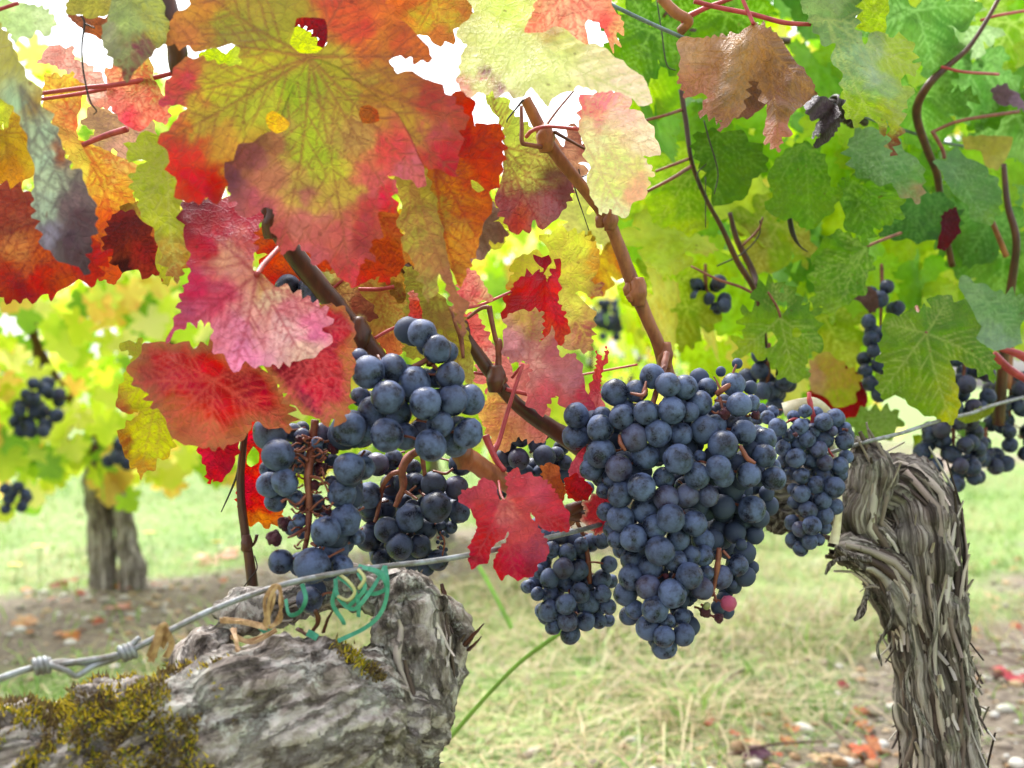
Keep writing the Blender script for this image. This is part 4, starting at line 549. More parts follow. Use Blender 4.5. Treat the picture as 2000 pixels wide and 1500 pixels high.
for a in [('green leaf at the top edge above the withered leaf, lit from behind', 1420, 30, 120, 20, .86, (92, 140, 40), (120, 172, 44), 20, 10),
          ('broad green leaf at the top edge right of the lime lobe', 1790, 20, 130, -15, .86, (96, 146, 70), (116, 166, 80), 30, 10),
          ('pale wet leaf in the top right, left of the dark diagonal cane', 1880, 50, 110, 60, .92, (150, 190, 120), (176, 206, 150), 45, 0),
          ('green leaf under the dark diagonal cane at upper right', 1900, 130, 110, 10, .95, (106, 160, 76), (130, 184, 96), 20, 20),
          ('lime leaf in the very top right corner', 1975, 45, 120, 20, 1.05, (150, 200, 60), (190, 220, 110), 10, 10),
          ('green leaf at the right edge below the purple glossy leaf', 1985, 225, 110, -20, 1.0, (110, 164, 70), (150, 196, 110), 30, 0),
          ('backlit lime leaf left of the withered leaf, with pinholes of sky', 1290, 110, 130, 15, .92, (150, 206, 30), (176, 216, 40), 0, 10),
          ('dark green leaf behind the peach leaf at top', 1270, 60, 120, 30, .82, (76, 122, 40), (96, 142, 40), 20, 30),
          ('green leaf at far top centre-right, half hidden by the wire', 1340, -10, 110, -10, .9, (90, 136, 50), (110, 156, 60), 20, 10),
          ('lime leaf beneath the pink and pale lime leaf', 1290, 350, 120, -20, .95, (156, 206, 34), (190, 220, 60), 0, 20),
          ('lime leaf low beside the brown cane, left of the canes at right', 1310, 560, 110, 10, 1.0, (176, 214, 50), (200, 224, 70), 10, 10),
          ('small yellow-green leaf with red tip under the lime leaves', 1345, 600, 80, 12, .98, (170, 206, 40), (196, 206, 60), 10, 30),
          ('yellowish leaf with brown rim below the broad green leaf', 1520, 440, 100, 25, 1.0, (176, 210, 60), (196, 186, 80), 0, 10),
          ('lime leaf in shade of the leaf with two holes', 1610, 620, 110, -30, 1.05, (170, 206, 60), (200, 214, 80), 10, 10),
          ('green leaf at right edge behind the wet pale leaf', 1960, 500, 120, 5, 1.05, (110, 166, 60), (140, 190, 80), 20, 10),
          ('bluish green leaf right of the dark leaf in shade', 1935, 430, 110, 30, 1.0, (106, 160, 80), (120, 176, 80), 30, 0),
          ('mid green leaf over the canes at upper right', 1800, 190, 110, -10, .92, (100, 152, 60), (120, 172, 70), 20, 10)]:
    tleaf(a[0], a[1], a[2], a[3], a[4], a[5], G5(a[6], a[7]), pitch=a[8], yaw=a[9], seed=a[1], group=GR_GRN, vcol=tuple(min(255, c + 45) for c in a[7]), tooth=(3, 13), res=4.6, bul=.015)
for a in [('blurred yellow leaf at the left edge under the drooping leaf', 10, 260, 110, -10, .58, (226, 190, 66), (220, 150, 60), 10, 10),
          ('lime leaf at the left edge behind the drooping leaf', 0, 190, 90, 40, .60, (196, 206, 70), (206, 196, 80), 10, 10),
          ('pale pink-green leaf behind the long red petioles at left', 230, 225, 100, -40, .66, (222, 180, 130), (226, 170, 150), 0, 20),
          ('orange leaf behind the dark brown crinkled leaf', 190, 440, 110, -15, .62, (222, 120, 60), (214, 90, 56), 0, 10),
          ('olive-yellow leaf hidden behind the bleached pink leaf', 350, 420, 120, 15, .56, (196, 176, 70), (206, 110, 70), 0, 10),
          ('orange-red leaf in shade beside the dark sloping cane', 570, 470, 100, 20, .58, (190, 90, 50), (206, 70, 50), 0, 20),
          ('yellow-green leaf between the olive strip and the purple leaf underside', 960, 400, 90, 10, .72, (206, 210, 70), (206, 180, 80), 0, 30),
          ('mauve leaf tip behind the yellow-red leaf', 930, 430, 80, 10, .7, (176, 140, 130), (170, 120, 120), 0, 30),
          ('yellow and orange leaf right of the scarlet folded leaf', 1170, 500, 80, 10, .85, (222, 190, 60), (206, 120, 50), 0, 30),
          ('pale lime leaf below the pink and pale lime leaf by the cane', 1150, 420, 80, 30, .85, (216, 224, 110), (222, 214, 120), 0, 20),
          ('rose leaf behind the mauve-pink curled leaf', 1000, 730, 80, 20, .68, (236, 150, 140), (228, 120, 120), 0, 20),
          ('orange leaf hanging deep between the rusty leaf and the olive one', 790, 470, 110, 5, .60, (206, 120, 60), (196, 150, 70), 0, 10),
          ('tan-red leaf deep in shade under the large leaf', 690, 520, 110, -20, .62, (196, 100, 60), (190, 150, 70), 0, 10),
          ('brown-pink leaf right of the brown cane high at centre', 1100, 290, 80, -10, .68, (206, 150, 120), (160, 90, 80), 0, 30)]:
    tleaf(a[0], a[1], a[2], a[3], a[4], a[5], G5(a[6], a[7]), pitch=a[8], yaw=a[9], seed=a[1] + 5, gain=.8, group=GR_AUT, vcol=tuple(int(c * .75) for c in a[7]), tooth=(3, 13), res=4.6)
# ---------------------------------------------------------------- grape bunches
def berry_mesh(k, kind=0, seg=22, rings=15):
    V, Fc = [], []; rnd = random.Random(k)
    el = rnd.uniform(.97, 1.06)
    for i in range(rings + 1):
        th = math.pi * i / rings
        for j in range(seg):
            ph = 2 * math.pi * j / seg; d = Vector((math.sin(th) * math.cos(ph), math.sin(th) * math.sin(ph), math.cos(th)))
            r = 1 + .06 * noise.noise(d * 1.3 + Vector((k * 3, 0, 0)))
            r -= .035 * math.exp(-((th - math.pi) / .14) ** 2) - .012 * math.exp(-((th - math.pi) / .05) ** 2)
            if kind == 1: r += .10 * noise.noise(d * 2.2 + Vector((k, 5, 0))) + .05 * noise.noise(d * 5 + Vector((k, 5, 0))) - .12 * max(0, d.x - .35)
            if kind == 2: r = .8 + .30 * noise.noise(d * 1.8 + Vector((k, 1, 2))) + .16 * noise.noise(d * 4.5 + Vector((k, 9, 2)))
            V.append(d * r * Vector((1, 1, el)).x if False else Vector((d.x * r, d.y * r, d.z * r * el)))
    for i in range(rings):
        for j in range(seg):
            a = i * seg + j; b = i * seg + (j + 1) % seg; Fc.append((a, a + seg, b + seg, b))
    return V, Fc
def berry_data(name, k, kind, m, **kw):
    o = mesh(name, *berry_mesh(k, kind, **kw), m); me = o.data; bpy.data.objects.remove(o); return me
B_ROUND = [berry_data('grape', k, 0, M_GRAPE) for k in range(5)]
B_DENT = [berry_data('dented_grape', 20 + k, 1, M_GRAPE) for k in range(3)]
B_SHR = berry_data('shrivelled_grape', 40, 2, M_MAROON); B_PINK = berry_data('pink_grape', 41, 1, M_PINKB); B_UNR = berry_data('unripe_grape', 42, 0, M_UNRIPE)
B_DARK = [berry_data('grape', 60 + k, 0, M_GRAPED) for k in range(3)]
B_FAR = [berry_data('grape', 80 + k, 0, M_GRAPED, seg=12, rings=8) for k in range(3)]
def cluster(label, d0, berries, stems=(), group='bunches of dark grapes', halfw=None, bulge=None, fill=0, rnd_seed=1, dark=False, far=False, stem_mat=None, step=.0055):
    """berries: (x, y, r, layer[, kind]) in photo pixels; layer sets how far back it sits in the bunch"""
    rnd = random.Random(rnd_seed)
    xs = [b[0] for b in berries]; ys = [b[1] for b in berries]; x0 = (min(xs) + max(xs)) / 2; hw = halfw or max(20, (max(xs) - min(xs)) / 2)
    D = dm(d0); bulge = bulge if bulge is not None else hw * D / F * .8
    L_ = []
    for b in berries:
        k = b[4] if len(b) > 4 else ''
        u = min(1, abs(b[0] - x0) / hw); Y = D + bulge * (1 - math.sqrt(max(0, 1 - u * u * .85))) + b[3] * step + rnd.uniform(-.001, .001)
        L_.append([b[0], b[1], b[2] * 1.07 * Y / F, Y, k, b[3]])
    pos = lambda q: Vector(((q[0] - 1000) / F * q[3], q[3], CAMH - (q[1] - 750) / F * q[3]))
    for it in range(14):
        for i in range(len(L_)):
            for j in range(i):
                a, b = L_[i], L_[j]
                if a[4] in 'sp' and a[4]: continue
                dist = (pos(a) - pos(b)).length; need = .86 * (a[2] + b[2])
                if dist < need:
                    back = a if (a[5], a[3]) > (b[5], b[3]) else b
                    s = min(.002, (need - dist) * .6); back[3] += s
    root = empty('grape_bunch', pos(L_[0])); tag(root, label, 'grapes', group)
    L_.sort(key=lambda q: -q[2] + q[5] * .002)
    for n_, q in enumerate(L_[:98]):
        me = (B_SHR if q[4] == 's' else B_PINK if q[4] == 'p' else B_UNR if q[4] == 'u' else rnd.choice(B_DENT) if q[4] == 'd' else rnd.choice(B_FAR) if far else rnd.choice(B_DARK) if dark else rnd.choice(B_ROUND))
        o = bpy.data.objects.new('grape', me); COL.objects.link(o); o.parent = root
        o.location = pos(q) - root.location; o.scale = (q[2],) * 3
        o.rotation_euler = (rnd.uniform(-.9, .9), rnd.uniform(-.9, .9), rnd.uniform(0, 6.28)) if not q[4] else (rnd.uniform(-.6, .6), rnd.uniform(-.4, .4), rnd.uniform(3.6, 5.6))
        if q[4] == 's': o['label'] = 'shrivelled maroon grape'
        if q[4] == 'p': o['label'] = 'pink deflated grape'
        if q[4] == 'd': o['label'] = 'dented grape with rubbed bloom'
    mb = MB()
    rest = L_[98:]
    for k in range(fill):
        q = rnd.choice(L_); mbx = [x0 + (q[0] - x0) * .86 + rnd.uniform(-16, 16), q[1] + rnd.uniform(-16, 16), q[2] * .95, q[3] + rnd.uniform(.008, .018)]; rest.append(mbx + ['', 4])
    if rest:
        for q in rest:
            V, Fc = berry_mesh(rnd.randint(0, 50), 0, 12, 8); p = pos(q); mb.add([v * q[2] + p for v in V], Fc)
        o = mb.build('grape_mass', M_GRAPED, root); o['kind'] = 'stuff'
    if stems:
        for st in stems: 
            pts = [P(x, y, d) for x, y, d, r in st]; MB().tube(pts, [px(r, d) for x, y, d, r in st], seg=7, rough=.25, seed=rnd.random() * 9).build('stalk', stem_mat or M_PETG, root)
    # short pedicels that show in the gaps between berries
    pb = MB()
    if len(L_) < 24: return root
    for q in rnd.sample(L_[:98], min(len(L_), 98) * 2 // 3):
        c = pos(q); k = Vector(((x0 - 1000) / F * (q[3] + .018), q[3] + .016, c.z + q[2] * rnd.uniform(.8, 1.6)))
        v = (k - c).normalized(); pb.tube([c + v * q[2] * .9, c + v * (q[2] * 1.35) + Vector((rnd.uniform(-1, 1), 0, rnd.uniform(-1, 1))) * .001, c + v * q[2] * 2.0], [.0011, .0006, .0008], seg=5, n=2)
    pb.build('pedicels', M_PETG, root)
    return root
C2 = lambda L_, ox, oy, s: [(ox + s * b[0], oy + s * b[1], s * b[2]) + tuple(b[3:]) for b in L_]
hero = [(808, 228, 98, 1), (935, 298, 98, 0), (1075, 315, 95, 1), (1190, 245, 80, 3, 'd'), (1255, 325, 80, 2), (1470, 295, 92, 2), (1605, 320, 55, 3), (505, 360, 105, 1), (680, 350, 85, 2), (190, 548, 97, 1), (183, 720, 105, 1), (580, 490, 80, 2), (560, 560, 95, 0), (755, 525, 98, 0), (965, 505, 108, 0), (1105, 520, 80, 1), (1190, 450, 105, 1), (1515, 460, 97, 0), (1610, 450, 70, 2, 'd'), (385, 655, 103, 0), (400, 560, 80, 2), (665, 730, 105, 0, 'd'), (855, 690, 108, 0), (1040, 700, 92, 1), (1230, 665, 110, 0), (1320, 630, 90, 1), (1400, 650, 60, 2), (1385, 790, 120, -1), (1550, 685, 100, 1), (1720, 745, 95, 1, 'd'), (1720, 875, 92, 0, 'd'), (1790, 960, 60, 2), (1795, 1060, 97, 0), (1595, 1030, 97, 0), (1020, 905, 120, -1), (750, 880, 105, 1), (390, 855, 112, 0), (535, 975, 105, 0), (310, 985, 90, 1), (470, 1060, 70, 2), (900, 1055, 85, 1), (1195, 880, 48, 1), (1345, 970, 98, -1), (1390, 1040, 85, 0), (1170, 1040, 98, 0), (720, 1130, 110, -1), (920, 1220, 103, -1), (1090, 1200, 95, 0), (550, 1190, 100, 0), (420, 1160, 65, 2), (1260, 1200, 85, 1), (1460, 1140, 100, 1), (1620, 1110, 85, 2), (1385, 1290, 95, 1), (1620, 1310, 108, 0), (1680, 1380, 80, 1), (1755, 1280, 80, 2), (1740, 1180, 60, 2), (745, 1310, 108, 0), (550, 1385, 105, 0), (430, 1330, 70, 1), (960, 1385, 110, -1), (1150, 1425, 100, 0), (330, 900, 80, 2), (400, 1050, 80, 2),
        (1330, 650, 85, 2), (1450, 590, 70, 2), (1380, 500, 75, 3), (880, 850, 80, 3), (1100, 830, 80, 3), (1300, 880, 75, 3), (640, 1010, 80, 3), (1480, 930, 70, 3), (690, 640, 80, 3),
        (830, 1452, 100, 0), (655, 1547, 108, 0), (520, 1557, 75, 1), (1020, 1552, 88, 1), (870, 1652, 112, -1), (1120, 1687, 80, 1), (1000, 1737, 88, 0), (645, 1717, 95, 0), (800, 1782, 98, 0), (1110, 1852, 105, -1), (635, 1867, 98, 0), (775, 1947, 98, 0), (590, 1997, 95, 0), (970, 1997, 108, -1), (985, 1857, 50, 2), (665, 2127, 75, 1), (830, 2127, 105, -1), (620, 2177, 78, 1), (1020, 2117, 70, 2), (1050, 2187, 65, 1), (935, 2222, 58, 0), (775, 2277, 100, -1), (905, 2347, 85, -1), (1065, 2332, 85, 0), (905, 2427, 100, 0), (1050, 2057, 60, 2), (480, 1470, 70, 2), (560, 1640, 70, 2),
        (1330, 1467, 88, 2), (1475, 1377, 90, 2), (1380, 1552, 85, 2), (1540, 1492, 80, 2), (1640, 1522, 75, 2), (1220, 1567, 90, 3), (1225, 1692, 80, 2), (1560, 1667, 90, 1), (1535, 1597, 45, 0), (1500, 1767, 87, 0), (1620, 1787, 55, 2), (1565, 1857, 80, 1), (1365, 1862, 90, 0), (1245, 1827, 60, 2), (1215, 1957, 88, 1), (1470, 1930, 65, 2), (1465, 1925, 34, 0), (1390, 2057, 70, 2), (1290, 1640, 80, 4), (1420, 1640, 80, 4), (1180, 1470, 80, 4),
        (1430, 2077, 62, 0, 'p'), (1240, 2147, 52, 1, 's'), (1350, 2197, 44, 1, 's'), (1250, 2100, 28, 0, 'u'), (1400, 530, 55, 1, 's'), (1650, 545, 42, 1, 's'), (1500, 125, 42, 2, 's'), (920, 1855, 26, 0, 's')]
hero = [h if not (h[0] > 1280 and h[1] > 1090 and h[3] >= 0 and h[1] < 2070 and len(h) < 5) else h[:3] + (h[3] + 3,) + h[4:] for h in hero]
hero += [(x, y, 86, 5) for x, y in [(1080, 1130), (1180, 1290), (1290, 1380), (1340, 1180), (1400, 1420), (1500, 1260), (1480, 1500), (1300, 1560), (1150, 1560), (1550, 1400), (1240, 1320), (1340, 1480), (1080, 1480), (1420, 1180), (1540, 1160), (1000, 1130), (860, 1350), (1000, 1300), (1120, 1000), (960, 760), (1140, 780), (720, 1010), (480, 760), (1400, 900)]]
hero = C2(hero, 1080, 680, .24)
cluster('largest bunch of dark blue grapes, full and tapering, at centre right', .53, hero, halfw=190, bulge=.030, fill=110, rnd_seed=3,
        stems=[[(1400, 770, .55, 6), (1418, 756, .545, 6), (1440, 745, .548, 5)], [(1440, 745, .548, 5), (1432, 730, .55, 3), (1438, 712, .552, 2)], [(1405, 775, .548, 4), (1412, 800, .545, 3), (1415, 812, .545, 2)], [(1410, 768, .547, 3), (1400, 745, .549, 2), (1394, 735, .55, 1.5)], [(1262, 760, .53, 4), (1255, 772, .525, 4), (1232, 768, .53, 2.5)], [(1262, 745, .532, 2), (1258, 765, .528, 4), (1252, 780, .527, 3)], [(1275, 790, .535, 6), (1280, 770, .54, 6), (1285, 755, .55, 5)],
               [(1210, 850, .535, 3), (1212, 865, .53, 4), (1222, 880, .53, 3)], [(1445, 870, .53, 4), (1460, 895, .53, 5), (1475, 905, .53, 3)], [(1405, 1070, .55, 5), (1402, 1100, .55, 6), (1396, 1140, .55, 4), (1390, 1165, .55, 3)], [(1412, 1075, .548, 3), (1425, 1090, .545, 2.5)], [(1392, 1150, .549, 3), (1398, 1170, .548, 2.5), (1404, 1195, .548, 2)], [(1290, 740, .55, 6), (1297, 715, .56, 7), (1302, 690, .57, 7)]])
lf = [(1325, 505, 105, 2), (1435, 625, 103, 1, 'd'), (1515, 645, 78, 3), (1105, 765, 100, 1), (920, 795, 120, 0), (850, 690, 70, 2), (1270, 870, 115, 1), (1535, 825, 105, 1), (1065, 985, 122, -1), (1350, 1030, 115, -1), (1555, 1010, 105, 0, 'd'), (1680, 1005, 108, 1), (1460, 1185, 95, -1), (1670, 1255, 105, 0, 'd'), (1060, 1270, 118, -1), (1390, 1345, 112, -1), (1200, 1280, 95, 2), (1570, 1340, 90, 2), (945, 1090, 100, 2), (1150, 1100, 95, 2), (860, 980, 70, 2, 'd'), (770, 1220, 125, 0), (870, 1260, 100, 1), (1430, 840, 70, 3), (1310, 1230, 80, 3)]
lf = C2(lf, 480, 520, .26)
lf2 = [(260, 330, 125, 1), (320, 495, 118, 0), (240, 600, 60, 2), (255, 720, 92, 1), (370, 700, 95, 0, 'd'), (300, 840, 80, 2), (855, 595, 115, -1), (955, 590, 90, 1), (800, 785, 105, 1), (870, 830, 70, 2), (830, 985, 108, 0, 'd'), (680, 1070, 108, -1, 'd'), (740, 1210, 105, 1), (820, 1160, 70, 2), (340, 1295, 90, 1), (575, 1325, 130, -1), (800, 1330, 80, 1), (690, 1360, 80, 2), (910, 1110, 60, 2), (290, 1120, 66, 1, 's'), (370, 1010, 60, 2, 's'), (640, 600, 60, 3, 's'), (470, 570, 60, 3), (600, 480, 60, 3), (480, 1290, 60, 3), (430, 330, 70, 3), (650, 330, 70, 3), (620, 900, 60, 3, 's')]
lf2 = C2(lf2, 460, 760, .26)
rnd = random.Random(44)
raisins = [(rnd.uniform(565, 655), rnd.uniform(850, 1090), rnd.uniform(8, 16), rnd.choice([1, 2, 2, 3]), rnd.choice(['s', 's', '', ''])) for _ in range(44)]
raisins = [r_ if abs(r_[0] - 605) > 9 else (r_[0] + 16,) + r_[1:3] + (3, '') for r_ in raisins]
tangle = []
for _ in range(46):
    y_ = rnd.uniform(855, 1075); s_ = rnd.choice((-1, 1)); x_ = 605 + s_ * rnd.uniform(2, 30); l_ = rnd.uniform(8, 22); tangle.append([(x_, y_, .488, 2.2), (x_ + s_ * l_ * .5, y_ + rnd.uniform(-6, 8), .484, 1.6), (x_ + s_ * l_, y_ + rnd.uniform(-10, 14), .482, 2.6)])
cluster('loose bunch of dark grapes with gaps and a bare red stalk under the red leaves', .48, lf + lf2 + [(604, 1171, 24, 1)] + raisins, halfw=240, bulge=.012, fill=60, rnd_seed=5, step=.006,
        stems=[[(615, 820, .50, 8), (610, 870, .50, 9), (602, 930, .49, 8), (604, 990, .49, 7), (600, 1045, .49, 6), (595, 1075, .49, 5)], [(602, 900, .49, 4), (585, 888, .49, 3), (570, 890, .49, 2)], [(604, 960, .49, 4), (580, 985, .485, 3), (560, 975, .48, 2), (550, 980, .48, 4)], [(604, 930, .49, 4), (625, 935, .48, 3), (632, 945, .48, 2)], [(600, 1030, .49, 4), (575, 1045, .48, 3), (562, 1050, .48, 2)], [(603, 1000, .49, 3), (618, 985, .48, 2.5), (630, 975, .48, 2)], [(612, 860, .5, 4), (590, 850, .49, 2.5)], [(840, 712, .5, 8), (838, 680, .51, 5), (832, 660, .51, 4)], [(838, 700, .5, 6), (810, 716, .5, 6), (785, 726, .52, 6)], [(845, 712, .5, 5), (855, 722, .5, 4)]] + tangle, stem_mat=None)
cluster('pair of nearly black grapes peeping out behind the bleached pink leaf', .55, [(562, 562, 24, 1), (610, 566, 27, 0, 'd')], dark=True, stems=[[(588, 560, .56, 3), (590, 548, .57, 3)]])
sb = [(1065, 565, 82, 1), (1185, 525, 70, 2), (1335, 590, 60, 2), (1690, 560, 85, 2), (1345, 710, 80, 2), (1490, 715, 93, 0), (1660, 740, 85, 1), (1505, 885, 110, -1), (1680, 920, 80, 1, 'd'), (1310, 970, 100, 0, 'd'), (1140, 1060, 95, -1), (1430, 1050, 80, 2), (1235, 1185, 95, -1), (1380, 1180, 85, 0), (1545, 1030, 40, 1), (1620, 1040, 45, 1), (1090, 1270, 70, 2), (1520, 1285, 78, 1), (1000, 1120, 95, 2), (1170, 720, 80, 3), (1430, 1345, 60, 2), (1000, 800, 90, 1, 'd'), (1000, 880, 80, 2), (1270, 850, 60, 3), (1560, 1080, 16, 0), (1545, 1120, 16, 0), (1565, 1160, 15, 0), (1580, 1205, 16, 0), (1540, 1190, 14, 0), (1520, 1150, 14, 1)] + [(rnd.uniform(960, 1330), rnd.uniform(520, 1300), rnd.uniform(60, 85), rnd.choice([3, 4])) for _ in range(20)] + [(rnd.uniform(1330, 1640), rnd.uniform(800, 1100), rnd.uniform(55, 75), rnd.choice([3, 4])) for _ in range(9)]
cluster('bunch with black-blue grapes behind the loose one, orange stalks showing', .60, C2(sb, 460, 760, .26), halfw=140, bulge=.012, fill=22, rnd_seed=8, dark=True,
        stems=[[(825, 875, .6, 7), (800, 892, .6, 9), (785, 918, .6, 8), (788, 950, .6, 7), (778, 975, .6, 6), (772, 990, .6, 5)], [(786, 920, .6, 6), (760, 930, .6, 5), (745, 960, .61, 5), (738, 1000, .61, 4), (732, 1020, .61, 4)], [(788, 958, .6, 4), (805, 968, .595, 3), (815, 975, .59, 2)], [(800, 960, .6, 2.5), (812, 950, .59, 2)], [(825, 870, .6, 4), (826, 900, .6, 5), (830, 930, .6, 4)], [(845, 920, .6, 2.5), (870, 925, .6, 3), (885, 915, .6, 2)], [(862, 1040, .6, 2), (868, 1060, .6, 2), (864, 1085, .6, 1.5)], [(702, 905, .6, 2), (708, 930, .6, 2)]])
cl = lambda L_: [(860 + b[0] / 3, 780 + b[1] / 3, b[2] / 3) + tuple(b[3:]) for b in L_]
cluster('small bunch of black grapes between the coral leaf and the cane', .68, cl([(395, 250, 55, 1), (468, 218, 58, 0), (565, 258, 52, 0, 'd'), (460, 350, 60, 0), (610, 335, 62, 0), (680, 320, 42, 1), (370, 345, 50, 1), (710, 280, 45, 2), (540, 400, 55, 2), (730, 370, 42, 1), (590, 425, 45, 2), (730, 425, 42, 2), (350, 545, 42, 1), (420, 420, 50, 2), (500, 430, 45, 2), (650, 400, 45, 2), (690, 470, 40, 2), (860, 520, 40, 2)]), dark=True, rnd_seed=11, bulge=.008,
        stems=[[(1035, 885, .69, 3), (1055, 865, .69, 4), (1070, 850, .69, 5)]])
mid_b = [(655, 880, 48, 1), (745, 900, 52, 0), (775, 820, 58, 2), (825, 855, 42, 1), (720, 990, 60, 0), (805, 1000, 62, 1), (640, 1050, 55, 0), (580, 1010, 42, 1), (520, 1095, 38, 1), (570, 1140, 38, 0), (645, 1145, 52, 0), (570, 1060, 50, 2), (735, 1075, 50, 2), (820, 1135, 58, 0), (735, 1200, 60, -1), (870, 1190, 65, 0), (920, 1235, 45, 1), (640, 1240, 62, 0), (600, 1240, 45, 2), (745, 1300, 58, -1), (850, 1300, 55, 0), (660, 1335, 45, 0), (760, 1378, 55, 0), (930, 1300, 42, 1), (985, 1295, 35, 1), (985, 1215, 45, 0), (950, 1140, 50, 0), (945, 1055, 55, 0), (1000, 1065, 40, 1), (988, 965, 48, 0), (860, 1075, 48, 1), (880, 840, 50, 2), (945, 820, 55, 1), (700, 800, 50, 2), (600, 950, 50, 2), (690, 1260, 50, 3), (800, 1230, 50, 3), (680, 1100, 50, 3), (830, 920, 40, 2), (620, 800, 48, 3), (570, 740, 45, 3), (910, 1140, 45, 2)]
cluster('compact bunch of small dark grapes hanging below the coral red leaf', .66, cl(mid_b), halfw=95, bulge=.012, rnd_seed=13, fill=16, dark=False, stems=[[(1140, 1050, .67, 4), (1148, 1085, .67, 5), (1150, 1115, .67, 6), (1152, 1140, .67, 5)], [(1152, 1098, .665, 2), (1165, 1098, .662, 2), (1178, 1101, .66, 2)], [(1140, 1045, .67, 4), (1130, 1025, .66, 4), (1125, 1010, .65, 4)]])
r1 = [(575, 210, 43, 0), (695, 280, 57, 0), (770, 255, 60, 1), (395, 315, 58, 0), (545, 310, 50, 0), (620, 340, 50, 1), (755, 340, 32, 0), (830, 330, 45, 1), (830, 405, 57, 0), (700, 395, 60, 1), (590, 390, 52, 0), (530, 425, 52, 1), (470, 370, 40, 1, 'd'), (430, 450, 48, 1, 'd'), (665, 460, 53, 0, 'd'), (515, 515, 60, 0), (610, 540, 50, 2), (705, 545, 52, 0), (800, 565, 55, 0), (840, 505, 45, 1), (440, 530, 45, 2), (700, 630, 55, 1), (550, 632, 52, 0), (645, 690, 57, 0), (765, 705, 65, -1), (485, 610, 45, 2), (550, 745, 58, 0), (500, 720, 40, 2), (685, 790, 58, 0), (510, 805, 48, 2), (595, 855, 57, 0), (700, 890, 55, 0), (770, 830, 52, 1), (490, 935, 48, 1), (545, 980, 50, 0), (620, 955, 58, -1), (705, 970, 42, 1), (500, 1050, 53, 0), (605, 1060, 50, 0), (545, 1105, 48, 0), (660, 1045, 40, 1), (650, 225, 40, 2), (500, 245, 40, 2), (330, 250, 45, 2), (360, 215, 42, 3), (290, 195, 35, 3), (260, 255, 45, 3), (400, 390, 45, 3), (410, 580, 40, 3), (600, 450, 45, 3), (600, 780, 45, 3), (800, 620, 48, 2), (640, 600, 45, 3), (845, 332, 14, -1, 's'), (512, 362, 18, -1, 's')]
cluster('narrow bunch of small speckled blue grapes in front of the shaggy trunk', .70, C2(r1, 1400, 740, .3), halfw=80, bulge=.012, rnd_seed=17, fill=18, stem_mat=M_PET,
        stems=[[(1580, 767, .715, 4), (1582, 785, .712, 5), (1587, 808, .712, 5), (1588, 830, .715, 5), (1585, 850, .716, 4)], [(1540, 822, .71, 2.5), (1555, 818, .71, 3), (1565, 826, .712, 2)], [(1548, 830, .708, 2), (1558, 822, .71, 3)], [(1615, 870, .71, 2), (1622, 885, .71, 2.5), (1628, 892, .71, 2)]])
def column(x0, y0, x1, y1, w, r, seed, gap=.0):
    rr = random.Random(seed); out = []; y = y0
    while y < y1:
        t = (y - y0) / (y1 - y0); ww = w * math.sin(math.pi * (.18 + .75 * t)) * .5 + w * .12
        for k in range(max(1, int(2 * ww / (1.45 * r)))):
            if rr.random() < gap: continue
            out.append((x0 + (x1 - x0) * t + rr.uniform(-ww, ww), y + rr.uniform(-r * .5, r * .5), r * rr.uniform(.85, 1.1), rr.randint(0, 3)))
        y += r * 1.35
    return out
far_b = [('long thin bunch of grapes left of the large clean green leaf', 1722, 545, 1716, 780, 62, 15, .96, .15), ('bunch of grapes right of the large clean green leaf, above the wire', 1885, 700, 1872, 815, 92, 17, .92, 0), ('bunch of grapes hanging below the wire right of the shaggy trunk', 1862, 820, 1862, 965, 100, 16, .92, 0), ('wide bunch of black grapes at the right edge', 1975, 745, 1966, 915, 120, 15, 1.0, 0),
         ('dark bunch in the shade behind the top right of the biggest bunch', 1503, 700, 1495, 800, 95, 17, .86, 0), ('few black grapes among the lime leaves above the biggest bunch', 1378, 545, 1388, 608, 70, 13, .98, .3), ('stray grapes hanging left of the wide bunch at right', 1925, 865, 1925, 905, 30, 13, .98, 0)]
for i, (lb, x0, y0, x1, y1, w_, r_, d_, gp) in enumerate(far_b):
    cluster(lb, d_, column(x0, y0, x1, y1, w_, r_, i + 31, gp), rnd_seed=i + 50, dark=True, stems=[[(x0, y0 - 30, d_ + .02, 3), (x0, y0, d_ + .02, 4), ((x0 + x1) / 2, (y0 + y1) / 2, d_ + .02, 3)]])
for i, (lb, x0, y0, x1, y1, w_, r_, d_) in enumerate([('blurred far bunch of grapes at left above the far trunk', 85, 755, 65, 860, 85, 13, 2.05), ('small blurred far bunch at the left edge', 30, 945, 28, 1000, 46, 11, 2.0), ('blurred far grapes behind the far trunk head', 232, 868, 236, 915, 60, 12, 2.2), ('dark far grapes seen through the gap at centre', 1185, 595, 1190, 660, 60, 9, 3.3)]):
    cluster(lb, d_, column(x0, y0, x1, y1, w_, r_, i + 71), rnd_seed=i + 80, far=True, dark=True, step=.02)
